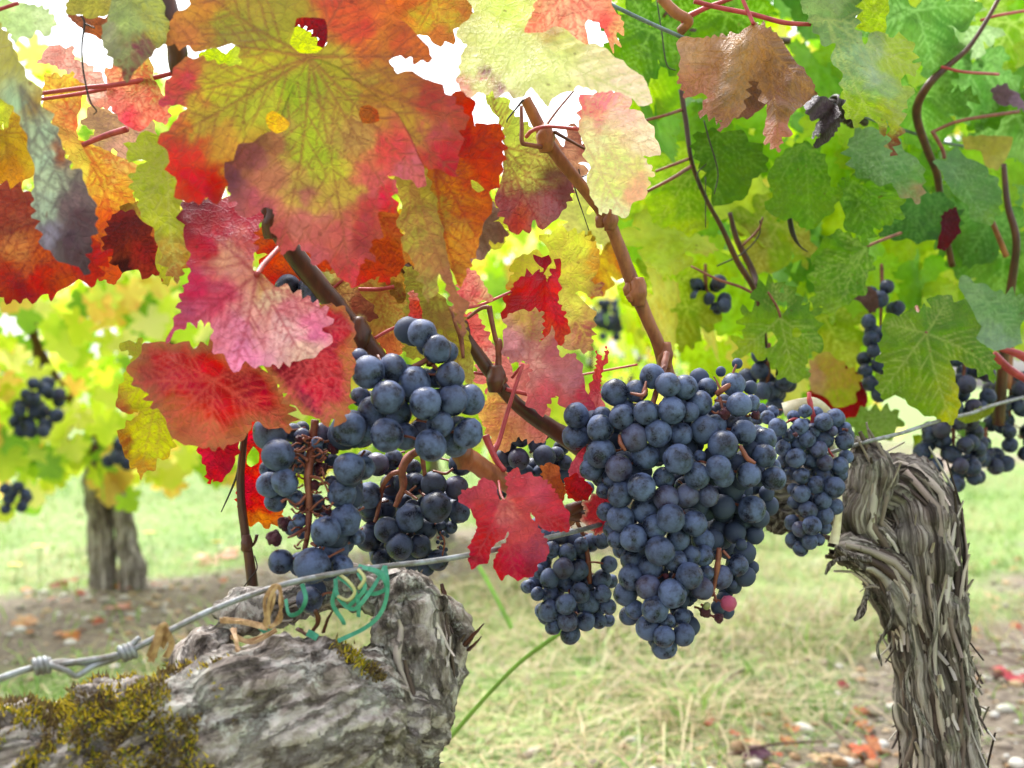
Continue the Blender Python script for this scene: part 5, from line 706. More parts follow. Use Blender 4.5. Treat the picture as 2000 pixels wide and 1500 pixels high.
# ---------------------------------------------------------------- trunks
def resample_path(pts, radii, n):
    q = smooth_path([tuple(p) + (r,) for p, r in zip(pts, radii)], 16); q = np.array([tuple(k) for k in q])
    return q[:, :3], q[:, 3]
def fused(name, tubes, voxel, amp, m, parent, ks=26., kr=330., seed=0, knots=(), rid=1.0, twist=6.0, wav=1.1):
    """tubes fused into one skin, then gouged into bark along each tube's grain"""
    mb = MB(); cl_, cr_, ct_, cs_, cu_ = [], [], [], [], []
    s_off = 0
    for pts, rad in tubes:
        mb.tube(pts, rad, seg=20, n=8, rough=.22, seed=seed + s_off)
        c, r = resample_path(pts, rad, 0); t = np.gradient(c, axis=0); t /= np.linalg.norm(t, axis=1)[:, None] + 1e-9
        s = np.concatenate([[0], np.cumsum(np.linalg.norm(np.diff(c, axis=0), axis=1))])
        ref = np.array([.3, -1., .2]) if abs(t[0][1]) < .8 else np.array([1., 0, .2])
        u = ref - (t * ref).sum(1)[:, None] * t; u /= np.linalg.norm(u, axis=1)[:, None]
        cl_.append(c); cr_.append(r); ct_.append(t); cs_.append(s + s_off * 3.); cu_.append(u); s_off += 1
    o = mb.build('tmp', m); md = o.modifiers.new('r', 'REMESH'); md.mode = 'VOXEL'; md.voxel_size = voxel
    dg = bpy.context.evaluated_depsgraph_get(); me = bpy.data.meshes.new_from_object(o.evaluated_get(dg)); bpy.data.objects.remove(o)
    n = len(me.vertices); V = np.zeros(n * 3); me.vertices.foreach_get('co', V); V = V.reshape(-1, 3); Nn = np.zeros(n * 3); me.vertices.foreach_get('normal', Nn); Nn = Nn.reshape(-1, 3)
    k4 = np.array([p.vertices[:] for p in me.polygons]); bpy.data.meshes.remove(me)
    C, RR, T, SS, U = map(np.concatenate, (cl_, cr_, ct_, cs_, cu_))
    idx = np.zeros(n, int)
    for a in range(0, n, 4000):
        d = np.linalg.norm(V[a:a + 4000, None] - C[None], axis=2) / RR[None]; idx[a:a + 4000] = np.argmin(d, 1)
    D = V - C[idx]; B = np.cross(T[idx], U[idx]); du = (D * U[idx]).sum(1); db = (D * B).sum(1); ang = np.arctan2(db, du); s = SS[idx] + (D * T[idx]).sum(1)
    ang2 = ang + twist * s; r0 = RR[idx]
    G = np.stack([np.cos(ang2) * r0 * kr, np.sin(ang2) * r0 * kr, s * ks], 1)
    disp = np.zeros(n)
    for i in range(n):
        g = Vector(G[i]) + Vector((seed, 0, 0)); wv = noise.noise(Vector(V[i]) * 48.) * wav
        g = g + Vector((wv, wv * .7, 0))
        a = 1 - abs(noise.noise(g * .42)) * 2.0; b = 1 - abs(noise.noise(g * .95 + Vector((9, 2, 1)))) * 2.; c = noise.noise(g * 2.3)
        bl = noise.noise(Vector(V[i]) * 34.)
        disp[i] = rid * (.55 * a * a * (1 if a > 0 else -1) + .35 * b + .30 * c) + 1.25 * bl
    for kp, kr_, ka in knots:
        dd = np.linalg.norm(V - np.array(kp), axis=1); disp += ka / amp * np.exp(-(dd / kr_) ** 2)
    V2 = V + Nn * (disp * amp)[:, None]
    ob = mesh(name, V2, k4, m, parent, True, None, dict(grain=G * .55 + seed))
    return ob, V2, Nn, (C, RR, T, U, SS)
def ribbons(tubes, n, seed, lift=1.05, w=.003, ln=(.03, .09), cols=None, curl=.008, name='bark_strips', parent=None, host=None):
    rnd = random.Random(seed); V, Fc, CC = [], [], []
    paths = []
    for pts, rad in tubes:
        c, r = resample_path(pts, rad, 0); t = np.gradient(c, axis=0); t /= np.linalg.norm(t, axis=1)[:, None]; s = np.concatenate([[0], np.cumsum(np.linalg.norm(np.diff(c, axis=0), axis=1))])
        paths.append((c, r, t, s))
    for k in range(n):
        c, r, t, s = paths[0] if rnd.random() < .75 or len(paths) == 1 else rnd.choice(paths[1:])
        l = rnd.uniform(*ln); s0 = rnd.uniform(-.01, max(.0, s[-1] - l * .6)); a0 = rnd.uniform(0, 6.28); da = rnd.uniform(-.5, .5); ww = w * rnd.uniform(.4, 1.5); m = 9
        col = lin(rnd.choice(cols)) * rnd.uniform(.55, 1.0); q1, q2 = rnd.uniform(-.3, 1), rnd.uniform(-.3, 1); ph = rnd.uniform(0, 6)
        o = len(V)
        for i in range(m):
            f = i / (m - 1); ss = s0 + l * f; j = int(np.clip(np.searchsorted(s, ss), 0, len(s) - 1))
            ref = np.array([.3, -1., .2]); u = ref - t[j] * (t[j] @ ref); u /= np.linalg.norm(u); b = np.cross(t[j], u)
            a = a0 + da * f + .12 * math.sin(ph + f * 5); up = curl * (max(0, q1) * max(0, 1 - f * 4) ** 2 + max(0, q2) * max(0, f * 4 - 3) ** 2)
            rr = r[j] * (lift + .06 * math.sin(ph * 3)) + up + .0012 * math.sin(ph + f * 7); cen = c[j] + t[j] * (ss - s[j]) + (u * math.cos(a) + b * math.sin(a)) * rr
            side = (-u * math.sin(a) + b * math.cos(a)); nn = (u * math.cos(a) + b * math.sin(a)); wd = ww * (math.sin(math.pi * (.08 + .84 * f)) ** .7)
            V += [cen - side * wd, cen + nn * wd * .45, cen + side * wd, cen - nn * .0012]; CC += [col * (.8 + .4 * rnd.random())] * 4
        for i in range(m - 1):
            for k2 in range(4):
                a = o + i * 4 + k2; b = o + i * 4 + (k2 + 1) % 4; Fc.append((a, b, b + 4, a + 4))
        Fc += [(o, o + 1, o + 2, o + 3), tuple(o + (m - 1) * 4 + q for q in (3, 2, 1, 0))]
    o = mesh(name, V, Fc, M_STRIP, parent, True, np.array(CC))
    if host:
        bpy.context.view_layer.update()
        with bpy.context.temp_override(active_object=host, selected_editable_objects=[host, o], selected_objects=[host, o]): bpy.ops.object.join()
    return host or o
GREY = [(186, 172, 160), (216, 206, 196), (200, 186, 174), (150, 134, 124), (120, 102, 92), (92, 76, 68), (206, 196, 184), (70, 54, 48)]
def tpath(L_): return [P(x, y, d) for x, y, d, r in L_], [px(r, d) for x, y, d, r in L_]
# near vine: log-like arm at the lower left, head at the lower centre
near = empty('grape_vine', P(760, 1500, .50)); tag(near, 'gnarled old vine with mossy log-like arm nearest at the lower left', 'grape vine')
nt_ = [tpath([(-260, 1560, .38, 150), (60, 1520, .40, 138), (300, 1480, .42, 158), (520, 1430, .44, 168), (680, 1410, .47, 140), (770, 1440, .49, 110)]),
       tpath([(792, 1140, .52, 36), (796, 1190, .52, 58), (800, 1270, .51, 78), (785, 1380, .50, 88), (765, 1500, .50, 84), (745, 1680, .50, 110), (730, 2100, .50, 120)]),
       tpath([(850, 1180, .53, 16), (885, 1205, .525, 20), (880, 1280, .52, 24), (858, 1360, .51, 24), (835, 1440, .50, 24)]),
       tpath([(430, 1215, .50, 34), (500, 1190, .51, 34), (590, 1170, .52, 30), (680, 1150, .53, 34), (760, 1170, .53, 44)]),
       tpath([(430, 1240, .5, 30), (400, 1290, .48, 50), (420, 1360, .46, 60)])]
near_trunk, NV, NN, _ = fused('trunk', nt_, .0015, .0046, M_BARKN, near, ks=105., kr=165., seed=2.3, wav=2.4, knots=[(tuple(P(800, 1420, .46)), .012, -.007), (tuple(P(560, 1250, .43)), .010, -.006), (tuple(P(420, 1330, .39)), .012, .006), (tuple(P(260, 1330, .40)), .014, -.005)])
ribbons([nt_[1], nt_[2], nt_[3]], 120, 4, w=.0016, ln=(.012, .04), cols=GREY, curl=.005, parent=near, lift=1.1, host=near_trunk)
for q in [[(905, 1265, .515, 9), (925, 1240, .51, 6), (945, 1218, .505, 2)], [(915, 1270, .515, 6), (930, 1255, .51, 4), (940, 1243, .508, 2)], [(610, 1235, .46, 5), (622, 1212, .455, 6), (615, 1192, .45, 4)], [(632, 1235, .46, 5), (640, 1210, .455, 4), (650, 1192, .452, 3)], [(590, 1232, .47, 4), (580, 1228, .465, 4), (600, 1240, .46, 3)], [(862, 1140, .53, 4), (866, 1155, .53, 6), (872, 1175, .53, 8)]]:
    MB().tube([P(x, y, d) for x, y, d, r in q], [px(r, d) for x, y, d, r in q], seg=6, flat=.5, rough=.4).build('bark_splinter', M_CANED, near)
# moss cushions on the arm: tufts of tiny blades
mV, mF, mC = [], [], []; rnd = random.Random(5)
hx = NV[:, 0] / NV[:, 1] * F + 1000; hy = 750 - (NV[:, 2] - CAMH) / NV[:, 1] * F
sel = [i for i in range(len(NV)) if NN[i, 1] < .35 and -80 < hx[i] < 470 and hy[i] > 1290 and (noise.fractal(Vector(NV[i]) * 60, 1, 2, 4) + .0 + (.14 if hx[i] < 330 else -.22 - (hx[i] - 330) / 350) > .0)]
sel += [i for i in range(len(NV)) if NN[i, 1] < .3 and abs((hy[i] - 1265) - (hx[i] - 655) * .62) < 14 and 655 < hx[i] < 750 and rnd.random() < .8]
for i in sel:
    for k in range(3):
        p = Vector(NV[i]) + Vector((rnd.gauss(0, .0012), rnd.gauss(0, .0012), rnd.gauss(0, .0012))); nrm = (Vector(NN[i]) + Vector((rnd.gauss(0, .45), rnd.gauss(0, .45), rnd.gauss(.2, .45)))).normalized()
        h = rnd.uniform(.0008, .0028); sd_ = nrm.orthogonal().normalized() * .0006; s2 = nrm.cross(sd_); o = len(mV)
        mV += [p + sd_ - nrm * .001, p - sd_ * .5 + s2 * .9 - nrm * .001, p - sd_ * .5 - s2 * .9 - nrm * .001, p + nrm * h]; mF += [(o, o + 1, o + 3), (o + 1, o + 2, o + 3), (o + 2, o, o + 3)]
        g = noise.noise(Vector(NV[i]) * 90); c = lin(rnd.choice([(190, 170, 34), (160, 150, 40), (206, 186, 50), (120, 124, 36), (110, 90, 46)] if g > -.1 else [(120, 106, 60), (96, 76, 50), (140, 120, 60)])) * .75; mC += [c * 1.55] * 4
mesh('moss', mV, mF, M_MOSS, near, False, np.array(mC))
def cane(parent, L_, m=M_CANE, name='cane', seg=12, nodes=(), rough=.10):
    mb = MB().tube([P(x, y, d) for x, y, d, r in L_], [px(r, d) for x, y, d, r in L_], seg=seg, n=8, rough=rough, seed=L_[0][0])
    for x, y, d, r in nodes:
        p = P(x, y, d); q = px(r, d); V, Fc = tube_geo([p + Vector((0, 0, q * 1.5)), p, p - Vector((0, 0, q * 1.3))], [q * .55, q, q * .6], seg=9, n=4, rough=.5, seed=x); mb.add(V, Fc)
    return mb.build(name, m, parent)
cane(near, [(500, 395, .54, 17), (530, 430, .54, 19), (585, 510, .545, 20), (650, 590, .55, 20), (700, 650, .55, 19), (745, 705, .555, 16), (790, 770, .56, 14)], M_CANED, nodes=[(532, 435, .538, 24), (700, 655, .546, 24)])
cane(near, [(790, 520, .60, 12), (850, 590, .60, 12), (900, 648, .6, 13), (960, 730, .605, 13), (1010, 790, .61, 14), (1080, 838, .62, 17), (1112, 858, .63, 20), (1180, 900, .64, 22)], M_CANED, nodes=[(968, 742, .597, 19), (905, 650, .596, 16)])
cane(near, [(898, 884, .535, 20), (925, 902, .54, 20), (960, 926, .55, 19), (1000, 950, .56, 18), (1050, 985, .58, 18), (1110, 1010, .62, 20)], M_CANE, nodes=[(905, 888, .53, 22)])
cane(near, [(310, -60, .5, 17), (330, 20, .5, 18), (345, 90, .505, 19), (352, 140, .51, 18), (400, 230, .52, 17), (500, 395, .54, 17)], M_CANED)
cane(near, [(1140, 985, .60, 10), (1110, 1000, .60, 14), (1150, 1010, .61, 12)], M_CANED, 'spur')
cane(near, [(485, 800, .55, 5), (474, 880, .55, 7), (470, 960, .55, 8), (480, 1050, .55, 9), (488, 1100, .55, 10), (494, 1150, .55, 11)], M_CANED, 'dead_shoot', nodes=[(481, 1062, .548, 12)])
cane(near, [(432, 1000, .55, 1.2), (448, 965, .55, 2), (462, 930, .55, 2.5), (468, 900, .55, 3)], M_TEND, 'dead_shoot', 6)
cane(near, [(482, 1075, .55, 3.5), (497, 1060, .55, 3), (502, 1045, .548, 3.5)], M_CANED, 'dead_shoot', 6)
cane(near, [(497, 1085, .55, 1.2), (502, 1110, .545, 1.4), (488, 1130, .545, 1.4), (475, 1148, .545, 1.2)], M_TEND, 'tendril', 6)
for q, m_ in [([(78, 183, .5, 4), (160, 172, .5, 4.5), (230, 165, .5, 5), (300, 152, .505, 5), (340, 142, .51, 5)], M_PET), ([(80, 194, .51, 3.5), (150, 184, .51, 4), (225, 170, .505, 4)], M_PET), ([(-30, 30, .47, 4), (0, 18, .47, 4), (36, 6, .47, 4)], M_PET),
              ([(898, 604, .6, 3), (940, 595, .62, 3), (998, 570, .64, 3)], M_PET), ([(912, 622, .6, 3), (940, 602, .6, 4), (955, 600, .6, 4.5)], M_PETG), ([(955, 598, .6, 6), (960, 625, .6, 5), (968, 662, .6, 5), (974, 670, .6, 8), (974, 700, .6, 6), (974, 728, .6, 8), (985, 745, .605, 9)], M_PETG),
              ([(1021, 712, .59, 3.5), (1005, 760, .585, 4), (988, 815, .58, 4.5), (975, 860, .575, 5), (962, 885, .57, 7)], M_PET), ([(925, 728, .61, 3), (950, 731, .61, 3), (972, 726, .61, 3.5)], M_PET), ([(988, 760, .6, 4), (1030, 770, .6, 4), (1075, 777, .6, 3.5)], M_PET), ([(1000, 738, .6, 3), (1018, 715, .595, 3)], M_PET), ([(1120, 735, .75, 2), (1180, 724, .74, 2.2), (1245, 712, .73, 2.2)], M_PET),
              ([(948, 850, .56, 8), (955, 868, .56, 7), (970, 900, .555, 6), (985, 920, .55, 6)], M_PET), ([(642, 570, .575, 3), (660, 555, .575, 3), (672, 545, .575, 3)], M_PET), ([(700, 565, .59, 4), (740, 565, .59, 4), (770, 560, .59, 4)], M_PET), ([(730, 662, .56, 3.5), (760, 645, .565, 3.5), (795, 630, .57, 3.5)], M_PET), ([(880, 600, .56, 3), (890, 635, .56, 3.5), (900, 660, .57, 5), (905, 700, .57, 3)], M_PETG)]:
    cane(near, q, m_, 'petiole', 8, rough=.05)
for q in [[(158, 30, .46, 1.6), (165, 46, .46, 2.4), (160, 90, .46, 2), (163, 140, .46, 2), (175, 195, .46, 2), (188, 216, .46, 1.5), (182, 224, .46, 1)], [(165, 46, .46, 2), (185, 55, .46, 1.5)], [(1022, 195, .57, 3), (1008, 212, .568, 2), (992, 232, .566, 1.6), (990, 240, .566, 1)], [(1130, 330, .6, 1.5), (1135, 345, .6, 1.6), (1150, 340, .6, 1)], [(1118, 350, .62, 1.5), (1128, 385, .62, 1.5), (1140, 420, .62, 1), (1150, 450, .62, 1)]]:
    cane(near, q, M_TEND, 'tendril', 6, rough=0)
# tan cane that crosses the middle
cane(near, [(1026, 192, .585, 11), (1050, 240, .59, 12), (1075, 285, .59, 13), (1110, 332, .59, 12), (1150, 380, .595, 12), (1188, 432, .6, 13), (1212, 490, .605, 13), (1238, 560, .61, 14), (1262, 618, .615, 13), (1286, 672, .62, 13), (1304, 735, .63, 16), (1325, 830, .64, 20), (1330, 920, .65, 25)], nodes=[(1066, 272, .585, 19), (1172, 432, .598, 10), (1190, 430, .597, 16), (1246, 572, .605, 20), (1226, 566, .605, 9), (1232, 580, .603, 8), (1300, 695, .62, 18)])
cane(near, [(1018, 207, .575, 3.5), (1019, 250, .572, 4), (1020, 278, .572, 4.5), (1035, 283, .575, 4.5), (1058, 287, .58, 5)], M_PETG, 'shoot', 8)
cane(near, [(1082, 257, .585, 4), (1110, 273, .58, 3), (1144, 292, .575, 2.5)], M_CANED, 'shoot', 8)
cane(near, [(1058, 258, .60, 3), (1085, 220, .61, 2.5), (1120, 178, .62, 2)], M_PETG, 'petiole', 8)
# right vine
right = empty('grape_vine', P(1800, 1500, .76)); tag(right, 'shaggy-barked vine trunk arching over at the right, peeling in strips', 'grape vine')
rt_ = [tpath([(1640, 1000, .80, 44), (1690, 975, .79, 54), (1742, 955, .78, 66), (1784, 985, .77, 70), (1796, 1070, .765, 74), (1802, 1160, .76, 70), (1816, 1270, .76, 61), (1830, 1380, .76, 62), (1840, 1480, .76, 66), (1842, 1700, .76, 80), (1830, 2150, .76, 110)]),
       tpath([(1678, 862, .745, 7), (1690, 884, .745, 17), (1702, 915, .745, 27), (1698, 960, .745, 32), (1682, 1015, .75, 34), (1705, 1060, .755, 40)]),
       tpath([(1642, 1072, .735, 18), (1682, 1082, .74, 28), (1730, 1115, .75, 42), (1772, 1190, .755, 46)]),
       tpath([(1650, 985, .80, 46), (1590, 960, .80, 44), (1520, 960, .78, 40), (1440, 950, .74, 34), (1330, 940, .70, 30)]),
       tpath([(1500, 1000, .77, 24), (1530, 1010, .77, 26), (1570, 990, .78, 30)])]
right_trunk = fused('trunk', rt_, .0019, .0046, M_BARKR, right, ks=11., kr=290., seed=7.7, rid=1.35, twist=2.0, wav=.55, knots=[(tuple(P(1652, 1068, .70)), .006, -.012), (tuple(P(1745, 905, .70)), .012, -.010), (tuple(P(1755, 1250, .70)), .008, -.012), (tuple(P(1790, 1180, .70)), .012, -.006)])[0]
ribbons(rt_[:3], 260, 9, w=.0026, ln=(.04, .18), cols=GREY, curl=.012, parent=right, lift=1.07, host=right_trunk)
rnd = random.Random(3)
for q in [[(1698, 1140, .75, 8), (1690, 1170, .74, 10), (1680, 1200, .735, 12), (1668, 1212, .735, 5)], [(1735, 1155, .72, 8), (1742, 1210, .715, 8), (1715, 1260, .715, 6), (1722, 1300, .72, 3)], [(1785, 1160, .71, 10), (1775, 1215, .705, 8), (1785, 1280, .70, 9), (1768, 1340, .70, 10), (1800, 1400, .70, 9), (1830, 1450, .7, 6)], [(1820, 1140, .70, 8), (1828, 1220, .695, 8), (1815, 1300, .695, 7), (1850, 1400, .695, 7)], [(1870, 1180, .72, 6), (1885, 1260, .72, 6), (1905, 1310, .73, 4)], [(1700, 1090, .715, 10), (1665, 1085, .71, 9), (1635, 1068, .71, 5)], [(1690, 1110, .715, 8), (1660, 1090, .71, 6), (1628, 1095, .71, 3)],
          [(1630, 1095, .725, 5), (1620, 1105, .725, 5), (1612, 1122, .725, 2)], [(1530, 1000, .76, 10), (1515, 1025, .76, 7), (1505, 1040, .76, 3)], [(1545, 1010, .76, 8), (1530, 1030, .76, 5), (1518, 1042, .76, 2)], [(1560, 1000, .76, 10), (1550, 1025, .76, 6), (1545, 1040, .76, 2)]]:
    sm = MB().tube([P(x, y, d) for x, y, d, r in q], [px(r, d) for x, y, d, r in q], seg=8, flat=.35, rough=.4, seed=q[0][0])
    sm.build('bark_strip', M_BARKR, right, attrs=dict(grain=np.array([(v[0] * 300, v[1] * 300, v[2] * 40) for v in sm.V])))
for q, m_ in [([(1330, 175, .82, 7), (1340, 240, .82, 7), (1352, 320, .82, 6), (1380, 390, .83, 6), (1410, 445, .84, 7), (1440, 510, .85, 8), (1475, 570, .86, 8), (1490, 640, .88, 9), (1500, 760, .9, 12)], M_CANED), ([(1425, 415, .88, 6), (1440, 470, .88, 8), (1468, 525, .88, 9), (1480, 560, .87, 8)], M_CANED),
              ([(1965, -30, .88, 6), (1930, 35, .88, 6), (1890, 95, .88, 7), (1850, 130, .88, 9), (1812, 168, .88, 11), (1790, 220, .9, 12), (1810, 290, .92, 11), (1830, 340, .94, 10), (1840, 420, .96, 9), (1860, 520, .98, 9)], M_CANED), ([(1960, 320, .95, 7), (1968, 400, .95, 9), (1985, 470, .95, 10), (1975, 560, .96, 12), (1960, 700, .97, 14), (1950, 830, .98, 16)], M_CANED), ([(1990, 580, 1.0, 12), (1975, 640, 1.0, 12), (1965, 760, 1.0, 14)], M_CANE),
              ([(1930, 415, .93, 6), (1945, 450, .93, 7), (1965, 500, .94, 8)], M_CANE), ([(1300, 25, .9, 14), (1340, 60, .9, 13), (1420, 75, .92, 12), (1540, 80, .95, 10)], M_CANED)]:
    cane(right, [(x, y, d, r * .72) for x, y, d, r in q], m_)
for q, m_ in [([(1355, 2, .70, 5), (1400, 14, .70, 5), (1470, 28, .70, 5), (1530, 44, .70, 5), (1584, 48, .70, 4)], M_PET), ([(1330, 42, .72, 5), (1345, 32, .72, 6), (1380, 15, .72, 5), (1435, -5, .72, 4)], M_PET), ([(1290, -5, .72, 10), (1320, 25, .72, 11), (1345, 40, .72, 10), (1330, 60, .73, 10)], M_CANE), ([(1262, 235, .8, 3), (1300, 225, .8, 3), (1330, 215, .82, 3.5)], M_PETG), ([(1262, 375, .8, 3), (1310, 350, .8, 3.5), (1350, 325, .82, 4)], M_PETG), ([(1280, 335, .8, 2.5), (1320, 320, .8, 3), (1345, 310, .82, 3)], M_PETG),
              ([(1838, 130, .87, 3), (1880, 140, .87, 3), (1950, 145, .9, 3)], M_PET), ([(1820, 255, .88, 4), (1840, 290, .88, 4), (1845, 310, .88, 3.5)], M_PETG), ([(1820, 258, .9, 3), (1880, 235, .9, 3.5), (1990, 218, .92, 3.5)], M_PETG), ([(1915, 40, .9, 3), (1950, 30, .9, 3), (2010, 20, .92, 3)], M_PET), ([(1940, 690, .88, 7), (1970, 720, .88, 8), (2010, 745, .88, 7)], M_PET), ([(1948, 680, .86, 4), (1985, 690, .86, 8), (2015, 705, .86, 10)], M_PET), ([(1692, 482, .87, 3), (1720, 470, .88, 3), (1760, 455, .9, 3)], M_PETG), ([(1475, 575, .84, 3), (1445, 560, .84, 3), (1400, 545, .84, 2.5), (1350, 520, .85, 2)], M_PETG), ([(1450, 480, .86, 2.5), (1480, 450, .86, 2.5), (1490, 425, .86, 2)], M_PETG), ([(1500, 570, .82, 2), (1518, 600, .82, 2.5), (1524, 620, .82, 2.5)], M_PETG), ([(1809, 651, .8, 3.5), (1802, 640, .81, 4), (1790, 600, .84, 4)], M_PETG)]:
    cane(right, q, m_, 'petiole', 8, rough=.05)
for q in [[(1282, -5, .75, 1.2), (1292, 60, .75, 1.3), (1302, 125, .75, 1.3), (1320, 138, .75, 1)], [(1375, 235, .78, 1.3), (1384, 270, .78, 1.6), (1402, 335, .78, 1.3), (1395, 380, .78, 1)], [(1378, 345, .8, 1), (1378, 445, .8, 1)], [(1380, 320, .8, 1.2), (1362, 340, .8, 1.4), (1366, 370, .8, 1)], [(1484, 430, .86, 1.2), (1482, 460, .86, 1.4), (1450, 495, .86, 1.6), (1400, 520, .86, 1.4)], [(1540, 415, .84, 5), (1548, 455, .84, 5), (1562, 480, .84, 2), (1578, 492, .84, 1)]]:
    cane(right, q, M_TEND, 'tendril', 6, rough=0)
# ---------------------------------------------------------------- wires and ties
def wire(label, L_, name='wire', m=M_WIRE, r=.0014, extra=()):
    mb = MB().tube([P(x, y, d) for x, y, d in L_], r, seg=10, n=10)
    for e in extra: mb.add(*e)
    return tag(mb.build(name, m), label, 'wire')
low = [(-80, 1352, .325), (0, 1325, .335), (70, 1303, .345), (150, 1293, .355), (240, 1276, .37), (330, 1232, .385), (430, 1185, .405), (560, 1140, .43), (700, 1113, .455), (850, 1095, .48), (960, 1075, .50), (1080, 1048, .54), (1170, 1025, .57), (1290, 985, .62), (1420, 950, .68), (1560, 905, .745), (1640, 878, .745), (1700, 861, .735), (1760, 846, .76), (1840, 820, .80), (1900, 806, .85), (1945, 790, .9), (2060, 760, 1.1)]
def coil(x, y, d, ax, turns, rad, r=.00125, ln=.006):
    c = P(x, y, d); a = Vector(ax).normalized(); u = a.orthogonal().normalized(); v = a.cross(u)
    pts = [c + a * ln * (t / (turns * 10) - .5) + (u * math.cos(t * .628) + v * math.sin(t * .628)) * rad for t in range(turns * 10 + 1)]
    return tube_geo(pts, [r] * len(pts), seg=8, n=1)
wire('galvanised wire with twisted knots running from lower left across the picture', low, extra=[coil(82, 1300, .346, (1, .5, .1), 3, .0028), coil(250, 1273, .371, (1, .5, .3), 3, .0028), tube_geo(PP([(95, 1298, .345), (130, 1310, .348), (150, 1320, .352), (180, 1302, .358), (215, 1290, .366), (245, 1278, .37)]), [.00125] * 6, seg=8), tube_geo(PP([(250, 1268, .372), (262, 1255, .375), (272, 1246, .378)]), [.00125] * 3, seg=8), tube_geo(PP([(60, 1305, .343), (120, 1292, .352), (170, 1296, .36), (200, 1296, .362)]), [.00125] * 4, seg=8)])
wire('dark upper wire slanting down behind the withered leaf', [(1150, -12, .66), (1195, 10, .67), (1262, 42, .68), (1332, 73, .70), (1480, 140, .76), (1640, 210, .82), (1790, 262, .92), (1880, 285, .98), (2060, 305, 1.1)], m=plain('grey_wire', (120, 136, 140), .4, c2=(70, 84, 88), metal=.4), r=.0013, name='wire')
wire('black spiral of wire around the upper wire at right', [(1616, 200, .82), (1640, 205, .82), (1665, 220, .84), (1690, 240, .86)], name='wire_spiral', m=M_TEND, r=.003, extra=[coil(1632 + 12 * k, 206 + 8 * k, .82 + .008 * k, (1, .4, -.4), 2, .0065, .0016, .006) for k in range(4)])
rnd = random.Random(12)
def flat_ribbon(L_, wd, th=.0004):
    pts = smooth_path([tuple(P(*q)) for q in L_], 8); V, Fc = [], []
    for i, p in enumerate(pts):
        t = Vector(pts[min(i + 1, len(pts) - 1)]) - Vector(pts[max(0, i - 1)]); t.normalize(); a = i * .16; s = t.cross(Vector((math.sin(a) * .6, -1, math.cos(a) * .3))).normalized(); n_ = t.cross(s)
        p = Vector(p); V += [p - s * wd - n_ * th, p + s * wd - n_ * th, p + s * wd + n_ * th, p - s * wd + n_ * th]
    for i in range(len(pts) - 1):
        for k in range(4): Fc.append((i * 4 + k, i * 4 + (k + 1) % 4, i * 4 + 4 + (k + 1) % 4, i * 4 + 4 + k))
    return V, Fc
g = MB()
for L_ in [[(655, 1130, .455), (660, 1165, .45), (690, 1190, .447), (720, 1160, .446), (742, 1125, .45), (752, 1105, .46)], [(700, 1105, .458), (735, 1118, .447), (757, 1145, .447), (730, 1160, .447), (700, 1150, .45)], [(752, 1105, .455), (757, 1150, .447), (745, 1195, .446), (715, 1225, .447), (660, 1252, .45)], [(660, 1125, .45), (690, 1150, .446), (700, 1178, .447), (700, 1205, .45)], [(720, 1110, .447), (745, 1120, .446), (756, 1148, .448)], [(655, 1150, .452), (650, 1180, .452), (668, 1210, .454), (672, 1220, .456)], [(590, 1140, .44), (597, 1170, .436), (585, 1195, .44), (565, 1200, .445), (558, 1170, .45)], [(700, 1118, .45), (712, 1150, .446), (680, 1185, .447)]]:
    g.add(*flat_ribbon(L_, px(4.2, .45), .0001))
for L_ in [[(508, 1222, .45), (520, 1232, .45), (532, 1236, .45)], [(600, 1235, .45), (612, 1241, .45), (620, 1246, .45)]]: g.add(*flat_ribbon(L_, px(7, .45), .00015))
gt = empty('plastic_tie', P(700, 1150, .45)); tag(gt, 'tangled green plastic tie knotted around the wire at the vine head', 'plant tie')
g.build('ribbon', M_GREENT, gt, smooth=False)
g = MB()
for L_ in [[(660, 1120, .45), (680, 1135, .445), (693, 1155, .445), (680, 1172, .446), (660, 1165, .45)], [(700, 1112, .45), (712, 1130, .445), (700, 1150, .446)]]: g.tube(PP(L_), [.0009] * len(L_), seg=6)
g.build('twine', M_TWINE, gt)
def tie(label, Ls, r=.0013):
    mb = MB()
    for L_ in Ls:
        for k in range(3): mb.add(*flat_ribbon([(x + rnd.uniform(-5, 5), y + rnd.uniform(-5, 5), d + rnd.uniform(-.003, .003)) for x, y, d in L_], r * rnd.uniform(.4, .8), .00015))
    tag(mb.build('raffia_tie', M_STRAW, smooth=False), label, 'plant tie', 'raffia ties on the wire')
tie('straw-coloured raffia loop on the wire left of the green tie', [[(522, 1225, .425), (520, 1180, .42), (530, 1150, .418), (545, 1150, .418), (550, 1180, .42), (545, 1215, .43), (530, 1225, .43)], [(520, 1222, .43), (528, 1190, .42), (535, 1160, .42)], [(525, 1224, .43), (480, 1216, .44), (432, 1212, .45)], [(455, 1240, .44), (490, 1252, .44), (540, 1230, .445)], [(455, 1228, .44), (460, 1255, .43), (466, 1272, .425)]])
tie('frayed straw-coloured raffia loop nearer on the wire, above the mossy arm', [[(290, 1290, .385), (305, 1255, .378), (312, 1225, .375), (322, 1222, .375), (326, 1240, .38), (318, 1262, .385)], [(318, 1225, .376), (310, 1258, .378), (300, 1288, .384)], [(326, 1238, .38), (336, 1258, .388), (325, 1280, .395)], [(294, 1288, .386), (312, 1250, .379), (320, 1226, .377)]], .0017)
tag(mesh('dry_membrane', *flat_ribbon([(1634, 950, .72), (1638, 990, .715), (1634, 1030, .715), (1628, 1062, .715)], px(9, .72), .0005), M_CREAM), 'pale dry strip hanging beside the narrow bunch', 'dry strip')
